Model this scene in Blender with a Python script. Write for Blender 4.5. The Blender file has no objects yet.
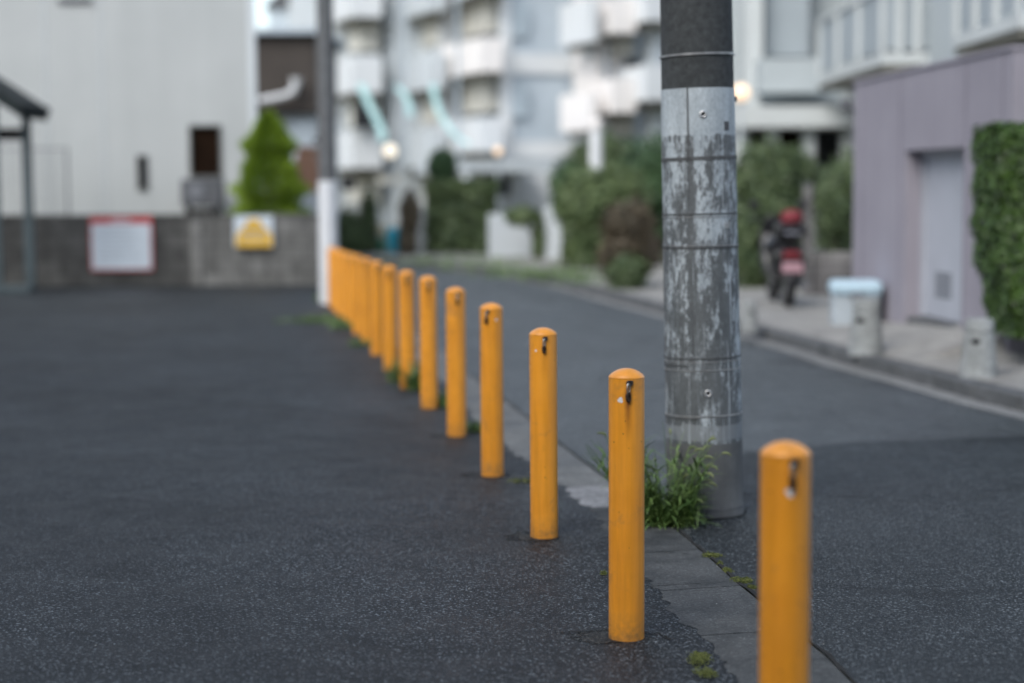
import bpy, bmesh, math, random
from mathutils import Vector, Matrix
R = math.radians
random.seed(7)
sc = bpy.context.scene
# ------------------------------------------------------------------ camera, world, sun, exposure
FPX = 1800.0
CAM = Vector((0, 0, 1.5))
cd = bpy.data.cameras.new('camera'); co = bpy.data.objects.new('camera', cd)
sc.collection.objects.link(co); sc.camera = co
cd.sensor_width = 36; cd.lens = FPX * 36 / 1024
cd.clip_start = .05; cd.clip_end = 2000
PITCH = math.atan(155 / FPX); ROLL = R(.35)
CR = Matrix.Rotation(R(90) - PITCH, 3, 'X') @ Matrix.Rotation(-ROLL, 3, 'Z')
co.location = CAM; co.rotation_euler = CR.to_euler()
cd.dof.use_dof = True; cd.dof.focus_distance = 6.5; cd.dof.aperture_fstop = 1.02
cd.dof.aperture_blades = 9
w = bpy.data.worlds.new('World'); sc.world = w; w.use_nodes = True
wn = w.node_tree.nodes; wl = w.node_tree.links
sky = wn.new('ShaderNodeTexSky'); sky.sky_type = 'NISHITA'; sky.sun_disc = False
SUN_EL, SUN_AZ = 42, -148          # azimuth from +Y towards +X
sky.sun_elevation = R(SUN_EL); sky.sun_rotation = R(SUN_AZ)
sky.air_density = 1.0; sky.dust_density = 1.6; sky.ozone_density = 1.0
hs = wn.new('ShaderNodeHueSaturation'); hs.inputs['Saturation'].default_value = .68   # thin overcast takes most of the blue out
wl.new(sky.outputs[0], hs.inputs['Color']); wl.new(hs.outputs[0], wn['Background'].inputs[0]); wn['Background'].inputs[1].default_value = .13
sd = bpy.data.lights.new('sun', 'SUN'); so = bpy.data.objects.new('sun', sd); sc.collection.objects.link(so)
sd.energy = 1.1; sd.angle = R(38); sd.color = (1, .985, .93)
sdir = Vector((math.sin(R(SUN_AZ)) * math.cos(R(SUN_EL)), math.cos(R(SUN_AZ)) * math.cos(R(SUN_EL)), math.sin(R(SUN_EL))))
so.rotation_euler = sdir.to_track_quat('Z', 'Y').to_euler()
sc.view_settings.view_transform = 'Standard'; sc.view_settings.look = 'None'
sc.view_settings.exposure = 1.05; sc.view_settings.gamma = 1
sc.render.engine = 'CYCLES'

# ------------------------------------------------------------------ pixel rays -> points in the place
def ray(px, py):
    return CR @ Vector(((px - 512) / FPX, (341.5 - py) / FPX, -1))
def G(px, py, z=0.0):
    d = ray(px, py); t = (z - CAM.z) / d.z; return CAM + d * t
def D(px, py, Y):
    d = ray(px, py); return CAM + d * (Y / d.y)
def H(px, py, Y): return D(px, py, Y).z
def XX(px, Y, py=200): return D(px, py, Y).x

# ------------------------------------------------------------------ node helpers
class NT:
    def __init__(s, name):
        s.m = bpy.data.materials.new(name); s.m.use_nodes = True
        s.n = s.m.node_tree.nodes; s.l = s.m.node_tree.links
        s.b = s.n['Principled BSDF']; s.tc = s.n.new('ShaderNodeTexCoord')
    def co(s, scale=(1, 1, 1), loc=(0, 0, 0), space='Object'):
        mp = s.n.new('ShaderNodeMapping'); mp.inputs['Scale'].default_value = scale; mp.inputs['Location'].default_value = loc
        s.l.new(s.tc.outputs[space], mp.inputs[0]); return mp.outputs[0]
    def noise(s, scale, detail=4, rough=.55, vec=None, dist=0):
        t = s.n.new('ShaderNodeTexNoise'); t.inputs['Scale'].default_value = scale
        t.inputs['Detail'].default_value = detail; t.inputs['Roughness'].default_value = rough
        t.inputs['Distortion'].default_value = dist
        s.l.new(vec if vec else s.co(), t.inputs['Vector']); return t.outputs['Fac']
    def voro(s, scale, out='Distance', vec=None, feature='F1'):
        t = s.n.new('ShaderNodeTexVoronoi'); t.feature = feature; t.inputs['Scale'].default_value = scale
        s.l.new(vec if vec else s.co(), t.inputs['Vector']); return t.outputs[out]
    def ramp(s, fac, stops, interp='LINEAR'):
        r = s.n.new('ShaderNodeValToRGB'); r.color_ramp.interpolation = interp
        e = r.color_ramp.elements
        while len(e) < len(stops): e.new(.5)
        for i, (p, c) in enumerate(stops):
            e[i].position = p
            if not hasattr(c, '__len__'): c = (c, c, c)
            e[i].color = (*c, 1)
        s.l.new(fac, r.inputs[0]); return r.outputs[0]
    def mix(s, fac, a, b, mode='MIX'):
        m = s.n.new('ShaderNodeMix'); m.data_type = 'RGBA'; m.blend_type = mode
        for sock, v in ((m.inputs[0], fac), (m.inputs[6], a), (m.inputs[7], b)):
            if isinstance(v, (int, float)): sock.default_value = v if sock == m.inputs[0] else (v, v, v, 1)
            elif isinstance(v, tuple): sock.default_value = (*v, 1)
            else: s.l.new(v, sock)
        return m.outputs[2]
    def math(s, op, a, b=None, c=None, clamp=False):
        m = s.n.new('ShaderNodeMath'); m.operation = op; m.use_clamp = clamp
        for i, v in enumerate((a, b, c)):
            if v is None: continue
            if isinstance(v, (int, float)): m.inputs[i].default_value = v
            else: s.l.new(v, m.inputs[i])
        return m.outputs[0]
    def sep(s, space='Object'):
        x = s.n.new('ShaderNodeSeparateXYZ'); s.l.new(s.tc.outputs[space], x.inputs[0]); return x.outputs
    def bump(s, h, strength=.3, dist=.01):
        b = s.n.new('ShaderNodeBump'); b.inputs['Strength'].default_value = strength; b.inputs['Distance'].default_value = dist
        s.l.new(h, b.inputs['Height']); s.l.new(b.outputs[0], s.b.inputs['Normal'])
    def color(s, c):
        if isinstance(c, tuple): s.b.inputs['Base Color'].default_value = (*c, 1)
        else: s.l.new(c, s.b.inputs['Base Color'])
    def rough(s, v):
        if isinstance(v, (int, float)): s.b.inputs['Roughness'].default_value = v
        else: s.l.new(v, s.b.inputs['Roughness'])

def plain(name, col, rough=.6, metal=0, var=.18, scale=6, bump=0):
    t = NT(name)
    n = t.noise(scale, 5)
    a = tuple(max(0, c * (1 - var)) for c in col); b = tuple(min(1, c * (1 + var)) for c in col)
    t.color(t.ramp(n, [(.3, a), (.7, b)])); t.rough(rough); t.b.inputs['Metallic'].default_value = metal
    if bump: t.bump(t.noise(scale * 8, 4), bump, .01)
    return t.m

def asphalt(name, dark, light, speck, big=(.75, 1.25), s=1.0, rough=.62):
    t = NT(name)
    cell = t.voro(165 * s, 'Color'); cs = t.n.new('ShaderNodeSeparateColor'); t.l.new(cell, cs.inputs[0])
    stones = t.ramp(cs.outputs[0], [(0, dark), (.55, tuple((a + b) / 2 for a, b in zip(dark, light))), (.84, light), (.965, speck), (1, tuple(c * 1.5 for c in speck))])
    fine = t.noise(420 * s, 3)
    c = t.mix(.5, stones, t.ramp(fine, [(.3, .55), (.7, 1.5)]), 'MULTIPLY')
    patch = t.noise(.55, 6, .6); c = t.mix(1, c, t.ramp(patch, [(.3, big[0]), (.7, big[1])]), 'MULTIPLY')
    st2 = t.noise(.9, 5, .6, vec=t.co((1, 1, 1), (7, 3, 0)), dist=.8); c = t.mix(1, c, t.ramp(st2, [(.36, .62), (.44, 1.0), (.62, 1.0), (.70, 1.22)]), 'MULTIPLY')
    patch2 = t.noise(3.2, 6, .65, dist=.6); c = t.mix(.8, c, t.ramp(patch2, [(.32, .78), (.5, 1.0), (.72, 1.16)]), 'MULTIPLY')
    streak = t.noise(1.0, 4, .5, vec=t.co((6, .5, 1))); c = t.mix(.5, c, t.ramp(streak, [(.35, .88), (.65, 1.1)]), 'MULTIPLY')
    t.color(c)
    t.rough(t.ramp(patch2, [(.3, rough - .06), (.7, rough + .1)]))
    h = t.math('MULTIPLY_ADD', cs.outputs[1], .6, t.voro(165 * s, 'Distance'))
    t.bump(h, .7, .004); t.b.inputs['Specular IOR Level'].default_value = .30
    return t.m

M = {}
M['lot'] = asphalt('lot_asphalt', (.0020, .0030, .0038), (.0150, .0190, .0225), (.13, .150, .165), big=(.55, 1.4), rough=.55)
M['road'] = asphalt('road_asphalt', (.024, .030, .032), (.080, .092, .097), (.20, .215, .23), big=(.85, 1.15), rough=.46)
M['road_patch'] = asphalt('road_patch_asphalt', (.0048, .0066, .0076), (.030, .037, .041), (.13, .148, .16), big=(.75, 1.25), rough=.54)
M['collar'] = asphalt('collar_asphalt', (.006, .007, .007), (.022, .023, .022), (.10, .10, .09), big=(.6, 1.3))
def concrete(name, a, b, rough=.8, sc_=1.0):
    t = NT(name)
    c = t.ramp(t.noise(3.0 * sc_, 8, .7, dist=.5), [(.34, a), (.62, b)])
    c = t.mix(.7, c, t.ramp(t.noise(18 * sc_, 6, .7, dist=1.2), [(.3, .6), (.55, 1.0), (.75, 1.2)]), 'MULTIPLY')
    cs = t.voro(170, 'Color'); q = t.n.new('ShaderNodeSeparateColor'); t.l.new(cs, q.inputs[0])
    c = t.mix(.7, c, t.ramp(q.outputs[0], [(0, .45), (.6, 1.0), (.93, 1.3), (1, 2.6)]), 'MULTIPLY')
    t.color(c); t.rough(rough); t.bump(t.noise(160, 5, .7), .35, .004)
    return t.m
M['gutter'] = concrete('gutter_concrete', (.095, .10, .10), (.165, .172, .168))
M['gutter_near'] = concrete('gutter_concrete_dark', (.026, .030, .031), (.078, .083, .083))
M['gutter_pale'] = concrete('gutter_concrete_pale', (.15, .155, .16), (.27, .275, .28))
M['kerb'] = concrete('kerb_concrete', (.060, .065, .068), (.125, .13, .135))
M['kerbstrip'] = concrete('kerb_gutter_concrete', (.15, .155, .155), (.24, .245, .24))
M['post_conc'] = concrete('post_concrete', (.235, .25, .25), (.35, .37, .37))
def fade_edge(m, inner=.45):
    nt = m.node_tree; n, l = nt.nodes, nt.links
    tc = n.new('ShaderNodeTexCoord'); ma = n.new('ShaderNodeVectorMath'); ma.operation = 'MULTIPLY_ADD'
    ma.inputs[1].default_value = (2, 2, 0); ma.inputs[2].default_value = (-1, -1, 0); l.new(tc.outputs['Generated'], ma.inputs[0])
    ln = n.new('ShaderNodeVectorMath'); ln.operation = 'LENGTH'; l.new(ma.outputs[0], ln.inputs[0])
    no = n.new('ShaderNodeTexNoise'); no.inputs['Scale'].default_value = 14; no.inputs['Detail'].default_value = 6; l.new(tc.outputs['Object'], no.inputs['Vector'])
    ad = n.new('ShaderNodeMath'); ad.operation = 'MULTIPLY_ADD'; ad.inputs[1].default_value = .9; l.new(no.outputs['Fac'], ad.inputs[0]); l.new(ln.outputs['Value'], ad.inputs[2])
    rp = n.new('ShaderNodeValToRGB'); rp.color_ramp.elements[0].position = .75; rp.color_ramp.elements[0].color = (1, 1, 1, 1); rp.color_ramp.elements[1].position = 1.2; rp.color_ramp.elements[1].color = (0, 0, 0, 1)
    l.new(ad.outputs[0], rp.inputs[0]); l.new(rp.outputs[0], n['Principled BSDF'].inputs['Alpha'])
fade_edge(M['collar'])
M['crack'] = plain('crack_dirt', (.010, .010, .009), .95, scale=30, var=.5)
M['earth'] = plain('earth', (.085, .075, .05), .95, scale=3, var=.45)
M['verge'] = plain('verge_ground', (.10, .10, .06), .95, scale=1.5, var=.4)

# bollard paint: yellow enamel, dirt near the foot, rust running below the hook
def bollard_paint():
    t = NT('yellow_enamel')
    x, y, z = t.sep()
    oi = t.n.new('ShaderNodeObjectInfo'); rnd = oi.outputs['Random']
    off = t.n.new('ShaderNodeVectorMath'); off.operation = 'ADD'; t.l.new(t.tc.outputs['Object'], off.inputs[0])
    cx = t.n.new('ShaderNodeCombineXYZ'); t.l.new(t.math('MULTIPLY', rnd, 37.0), cx.inputs[0]); t.l.new(cx.outputs[0], off.inputs[1])
    v = off.outputs[0]
    def n(scale, d=4, r=.6, dist=0, sc3=None):
        vv = v
        if sc3:
            mp = t.n.new('ShaderNodeMapping'); mp.inputs['Scale'].default_value = sc3; t.l.new(v, mp.inputs[0]); vv = mp.outputs[0]
        return t.noise(scale, d, r, vec=vv, dist=dist)
    c = t.ramp(n(5, 5), [(.3, (.74, .285, .018)), (.7, (.84, .34, .024))])
    # dull vertical runs
    c = t.mix(.6, c, t.ramp(n(1, 5, .6, 0, (34, 34, 2.2)), [(.33, .74), (.55, 1.0), (.75, 1.06)]), 'MULTIPLY')
    # grime smears
    g = t.ramp(n(7, 7, .7, 1.0), [(.56, 0.0), (.70, .6)])
    c = t.mix(g, c, (.40, .19, .055))
    # dark pits
    pit = t.ramp(t.voro(34, 'Distance', v), [(.0, 1.0), (.07, 1.0), (.10, 0.0)])
    gate = t.ramp(n(9, 2), [(.54, 0.0), (.58, 1.0)])
    c = t.mix(t.math('MULTIPLY', pit, gate), c, (.09, .04, .018))
    # splash dirt at foot
    foot = t.math('SUBTRACT', 1.0, t.math('DIVIDE', z, .10), clamp=True)
    foot = t.math('MULTIPLY', foot, t.ramp(n(28, 6, .7), [(.35, .0), (.65, 1.0)]), clamp=True)
    c = t.mix(t.math('MULTIPLY', foot, .8), c, (.16, .10, .05))
    # rust run under the hook (hook sits on -Y side at x = 0)
    at = t.n.new('ShaderNodeAttribute'); at.attribute_type = 'OBJECT'; at.attribute_name = 'rust'
    dx = t.math('ABSOLUTE', t.math('ADD', x, t.math('MULTIPLY', t.math('SUBTRACT', n(22, 4), .5), .012)))
    wx = t.math('SUBTRACT', 1.0, t.math('DIVIDE', dx, .016), clamp=True)
    top = t.math('DIVIDE', t.math('SUBTRACT', .850, z), .02, clamp=True)
    fall = t.math('SUBTRACT', 1.0, t.math('DIVIDE', t.math('SUBTRACT', .80, z), .14), clamp=True)
    fy = t.math('LESS_THAN', y, 0.0)
    r = t.math('MULTIPLY', t.math('MULTIPLY', wx, t.math('MINIMUM', top, fall)), t.math('MULTIPLY', fy, at.outputs['Fac']), clamp=True)
    c = t.mix(r, c, (.17, .045, .012))
    t.color(c)
    t.rough(t.ramp(n(12, 5), [(.3, .34), (.7, .52)]))
    t.b.inputs['Specular IOR Level'].default_value = .5
    t.bump(n(60, 4), .08, .003)
    return t.m
M['yellow'] = bollard_paint()
M['yellow'].node_tree.nodes['Principled BSDF'].inputs['Coat Weight'].default_value = .6
M['yellow'].node_tree.nodes['Principled BSDF'].inputs['Coat Roughness'].default_value = .28
M['rust'] = plain('rusty_iron', (.035, .02, .013), .7, .3, .6, 60)
M['steel'] = plain('worn_steel', (.42, .41, .39), .35, .9, .2, 50)
M['chip'] = plain('bare_primer', (.68, .66, .66), .6, 0, .12, 60)
M['black_paint'] = plain('black_residue', (.018, .014, .016), .5, 0, .4, 60)
M['cap_paint'] = M['yellow']

# utility pole
SHEET_TOP = D(702, 87, G(709.5, 521).y).z - .0008
def pole_mat():
    t = NT('pole_concrete_and_sheet')
    x, y, z = t.sep()
    # bare concrete above the sheet
    up = t.ramp(t.noise(30, 7, .7), [(.3, (.020, .024, .026)), (.7, (.060, .067, .071))])
    up = t.mix(.6, up, t.ramp(t.noise(1.0, 5, .6, vec=t.co((26, 26, 3))), [(.35, .75), (.65, 1.15)]), 'MULTIPLY')
    # pale weathered sheet with paint scrubbed off in vertical runs
    pale = t.ramp(t.noise(1.0, 6, .65, vec=t.co((12, 12, 2.2))), [(.3, (.28, .325, .36)), (.7, (.47, .53, .57))])
    drk = t.ramp(t.noise(1.0, 8, .7, vec=t.co((20, 20, 5))), [(.3, (.035, .040, .043)), (.7, (.10, .11, .117))])
    a = t.noise(1.0, 9, .72, vec=t.co((20, 20, 5.5), (3.3, 1, 2)), dist=.5)
    b = t.noise(1.0, 8, .75, vec=t.co((70, 70, 34)), dist=.3)
    # more worn toward the foot
    zz = t.math('DIVIDE', t.math('SUBTRACT', 1.75, z), 1.5, clamp=True)
    thr = t.math('ADD', t.math('MULTIPLY_ADD', a, .45, t.math('ADD', t.math('MULTIPLY', b, .25), t.math('MULTIPLY', t.noise(5.0, 6, .7, vec=t.co((1, 1, .7), (5, 2, 1)), dist=1.0), .3))), t.math('MULTIPLY', zz, .05))
    # one long scrubbed run left of the middle
    run = t.math('SUBTRACT', 1.0, t.math('DIVIDE', t.math('ABSOLUTE', t.math('ADD', x, t.math('MULTIPLY_ADD', b, .16, -.018))), .024), clamp=True)
    rz = t.math('MULTIPLY', t.math('GREATER_THAN', 1.72, t.math('MULTIPLY_ADD', b, .12, z)), t.math('DIVIDE', t.math('SUBTRACT', z, .62), .5, clamp=True))
    run = t.math('MULTIPLY', run, rz)
    thr = t.math('ADD', thr, t.math('MULTIPLY', run, .5))
    # cleaner just under the top edge
    cl = t.math('DIVIDE', t.math('SUBTRACT', z, 1.72), .03, clamp=True)
    thr = t.math('SUBTRACT', thr, t.math('MULTIPLY', cl, .25))
    wear = t.ramp(thr, [(.478, 0.0), (.495, .4), (.515, .8), (.54, 1.0)])
    scr = t.ramp(t.noise(1.0, 4, .6, vec=t.co((75, 75, 1.6), (1, 9, 4))), [(.60, 0.0), (.64, .8)])
    wear = t.math('MULTIPLY', wear, t.math('SUBTRACT', 1.0, scr), clamp=True)
    sheet = t.mix(t.math('MULTIPLY', wear, .92), pale, drk)
    sheet = t.mix(.7, sheet, t.ramp(t.noise(1.0, 5, .75, vec=t.co((130, 130, 60))), [(.3, .55), (.7, 1.4)]), 'MULTIPLY')
    # foot: plain grey skirt
    foot = t.ramp(t.noise(9, 7, .6), [(.3, (.075, .079, .082)), (.7, (.12, .125, .128))])
    foot = t.mix(.5, foot, t.ramp(t.noise(1.0, 5, .6, vec=t.co((22, 22, 2))), [(.35, .8), (.65, 1.15)]), 'MULTIPLY')
    pb_ = t.math('MULTIPLY', t.math('GREATER_THAN', t.math('MULTIPLY_ADD', b, .05, z), .385), t.math('LESS_THAN', t.math('MULTIPLY_ADD', t.noise(7, 4), .06, z), .46))
    sheet = t.mix(t.math('MULTIPLY', pb_, .6), sheet, (.24, .265, .285))
    ft = t.math('LESS_THAN', t.math('MULTIPLY_ADD', t.math('SUBTRACT', t.noise(9, 3), .5), .02, z), .345)
    c = t.mix(ft, sheet, foot)
    tp = t.math('GREATER_THAN', z, SHEET_TOP)
    c = t.mix(tp, c, up)
    t.color(c); t.rough(t.mix(tp, t.mix(wear, .5, .7), .9))
    t.bump(t.mix(.5, t.noise(120, 6, .7), wear), .3, .004)
    return t.m
M['pole'] = pole_mat()
M['band'] = plain('strap_steel', (.33, .34, .35), .45, .6, .3, 30)
M['banddark'] = plain('strap_dark', (.075, .08, .085), .7, .1, .4, 30)
M['black'] = plain('black_rubber', (.012, .012, .013), .6, 0, .3, 20)
M['boltring'] = plain('bolt_ring', (.45, .46, .47), .4, .5, .15, 60)
M['thinpole'] = plain('thin_pole_concrete', (.105, .11, .115), .85, 0, .25, 12)
M['sleeve'] = plain('white_sleeve', (.62, .64, .66), .5, 0, .06, 4)

def foliage(name, a, b, rough=.55, sc_=2.5):
    t = NT(name)
    oc = t.noise(sc_, 3, .6); ge = t.n.new('ShaderNodeNewGeometry')
    rp = ge.outputs['Random Per Island']
    c = t.mix(.7, t.ramp(oc, [(.35, a), (.65, b)]), t.ramp(rp, [(0, a), (1, b)]))
    t.color(c); t.rough(rough)
    t.b.inputs['Transmission Weight'].default_value = 0
    t.b.inputs['Subsurface Weight'].default_value = 0
    return t.m
M['leaf_hedge'] = foliage('hedge_leaf', (.005, .018, .004), (.085, .165, .024), .45, 7)
M['leaf_cone'] = foliage('conifer_leaf', (.10, .18, .012), (.28, .40, .035), .7, 3)
M['leaf_dark'] = foliage('dark_leaf', (.028, .055, .022), (.12, .165, .065))
M['leaf_mid'] = foliage('mid_leaf', (.035, .070, .024), (.17, .225, .09))
M['leaf_red'] = foliage('reddish_leaf', (.045, .042, .022), (.14, .105, .068))
M['leaf_deep'] = foliage('deep_green_leaf', (.012, .042, .014), (.06, .125, .04))
M['grass'] = foliage('grass_blade', (.045, .11, .026), (.165, .25, .070), .5, 14)
M['seed'] = foliage('seed_head', (.09, .13, .05), (.20, .23, .10), .7, 20)
M['moss'] = foliage('moss', (.05, .068, .014), (.15, .17, .04), .8, 30)
M['bark'] = plain('bark', (.045, .036, .028), .9, 0, .4, 12)

def siding():
    t = NT('ribbed_siding')
    x, y, z = t.sep()
    wv = t.n.new('ShaderNodeTexWave'); wv.bands_direction = 'X'; wv.inputs['Scale'].default_value = 1.7
    t.l.new(t.tc.outputs['Object'], wv.inputs['Vector'])
    n = t.noise(.6, 6, .6)
    c = t.ramp(n, [(.3, (.355, .375, .375)), (.7, (.405, .425, .425))])
    st = t.noise(1.0, 6, .6, vec=t.co((3, 3, .25)))
    c = t.mix(.7, c, t.ramp(st, [(.35, .94), (.65, 1.03)]), 'MULTIPLY')
    c = t.mix(.1, c, t.ramp(wv.outputs['Fac'], [(0, .75), (.25, 1.0)]), 'MULTIPLY')
    t.color(c); t.rough(.6); t.bump(wv.outputs['Fac'], .12, .01)
    return t.m
M['siding'] = siding()
def blockwall(name, a, b):
    t = NT(name)
    br = t.n.new('ShaderNodeTexBrick'); br.inputs['Scale'].default_value = 1.0
    br.inputs['Brick Width'].default_value = .4; br.inputs['Row Height'].default_value = .2; br.inputs['Mortar Size'].default_value = .008
    vec = t.co(); sx = t.n.new('ShaderNodeSeparateXYZ'); t.l.new(vec, sx.inputs[0]); cb = t.n.new('ShaderNodeCombineXYZ')
    t.l.new(sx.outputs[0], cb.inputs[0]); t.l.new(sx.outputs[2], cb.inputs[1]); t.l.new(cb.outputs[0], br.inputs['Vector'])
    br.inputs['Color1'].default_value = (*a, 1); br.inputs['Color2'].default_value = (*b, 1); br.inputs['Mortar'].default_value = (a[0] * .45, a[1] * .45, a[2] * .45, 1)
    n = t.noise(1.4, 7, .7)
    c = t.mix(1, br.outputs['Color'], t.ramp(n, [(.3, .55), (.5, .95), (.7, 1.5)]), 'MULTIPLY')
    c = t.mix(.8, c, t.ramp(t.noise(1.0, 6, .6, vec=t.co((5, 5, .6))), [(.35, .7), (.65, 1.25)]), 'MULTIPLY')
    t.color(c); t.rough(.9); t.bump(br.outputs['Fac'], -.4, .01)
    return t.m
M['block'] = blockwall('block_wall_concrete', (.050, .050, .048), (.082, .082, .078))  # dark wall tone, shade of the carport and surroundings put into the colour
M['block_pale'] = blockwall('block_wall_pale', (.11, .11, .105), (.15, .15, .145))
M['block_dark'] = blockwall('block_wall_dark', (.13, .125, .125), (.17, .165, .16))
def purple():
    t = NT('mauve_render')
    c = t.ramp(t.noise(1.1, 7, .6), [(.3, (.245, .230, .268)), (.7, (.295, .278, .318))])
    c = t.mix(.7, c, t.ramp(t.noise(1.0, 6, .65, vec=t.co((9, 9, .6))), [(.35, .94), (.65, 1.04)]), 'MULTIPLY')
    t.color(c); t.rough(.75); t.bump(t.noise(90, 4), .2, .004)
    return t.m
M['mauve'] = purple()
M['mauve_joint'] = plain('mauve_joint', (.17, .155, .19), .9)
M['door'] = plain('white_door', (.38, .40, .45), .5, 0, .06, 3)
M['vent'] = plain('grey_vent', (.14, .15, .17), .6)
M['glass'] = plain('dark_glass', (.022, .022, .024), .12, 0, .2, 2)
M['brownglass'] = plain('brown_window', (.012, .006, .003), .95, 0, .3, 3); M['brownglass'].node_tree.nodes['Principled BSDF'].inputs['Specular IOR Level'].default_value = .1
M['frame'] = plain('window_frame', (.10, .105, .10), .6)
M['acunit'] = plain('grey_unit', (.075, .08, .09), .7)
M['dark'] = plain('dark_void', (.010, .010, .011), .9)
M['carport'] = plain('green_grey_steel', (.010, .016, .017), .95, 0, .25, 6)
M['carport_post'] = plain('blue_grey_steel', (.055, .078, .088), .5, .1, .2, 6)
M['brownhouse'] = plain('brown_cladding', (.052, .043, .037), .8, 0, .15, 2)
M['white'] = plain('white_paint', (.66, .68, .70), .5, 0, .08, 2)
M['aptwhite'] = plain('apartment_white', (.61, .635, .65), .7, 0, .06, .5)
M['aptwarm'] = plain('apartment_warm_white', (.76, .73, .71), .7, 0, .05, .5)
M['aptgrey'] = plain('apartment_blue_grey', (.42, .485, .54), .7, 0, .08, .5)
M['aptlight'] = plain('apartment_pale_grey', (.50, .54, .565), .7, 0, .07, .5)
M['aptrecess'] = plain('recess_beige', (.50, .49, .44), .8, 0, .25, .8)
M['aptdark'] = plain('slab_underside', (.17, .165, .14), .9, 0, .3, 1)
M['aptpanel'] = plain('balcony_panel', (.38, .45, .50), .5, 0, .08, 1)
M['brickorange'] = plain('terracotta_wall', (.27, .15, .10), .8, 0, .2, 3)
M['pavement'] = concrete('sidewalk_concrete', (.20, .195, .185), (.33, .325, .305))
M['signwhite'] = plain('sign_face', (.50, .56, .61), .5, 0, .05, 3)
M['signred'] = plain('sign_red', (.42, .035, .035), .5)
M['signgrey'] = plain('sign_print', (.28, .31, .36), .6)
M['signyellow'] = plain('sign_yellow', (.58, .36, .05), .6)
M['binblue'] = plain('bin_pale_blue', (.38, .43, .47), .45, 0, .08, 5)
M['binlid'] = plain('bin_lid_blue', (.40, .54, .63), .4, 0, .08, 5)
M['teal'] = plain('teal_plastic', (.03, .42, .58), .5)
M['greenp'] = plain('green_plastic', (.03, .22, .13), .5)
M['turq'] = plain('pale_turquoise_cloth', (.50, .76, .77), .7)
M['scooter_black'] = plain('gloss_black', (.012, .012, .014), .3)
M['scooter_red'] = plain('scooter_red', (.17, .014, .022), .6)
M['plate'] = plain('pink_plate', (.42, .25, .29), .6)
M['chrome'] = plain('chrome', (.6, .6, .62), .2, .9)
def emis(name, col, st):
    t = NT(name); t.color(tuple(col)); t.b.inputs['Emission Color'].default_value = (*col, 1); t.b.inputs['Emission Strength'].default_value = st; return t.m
M['lampwhite'] = emis('lamp_white', (1, .90, .74), .5)
M['lampwarm'] = emis('lamp_warm', (1, .72, .48), .4)

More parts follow.
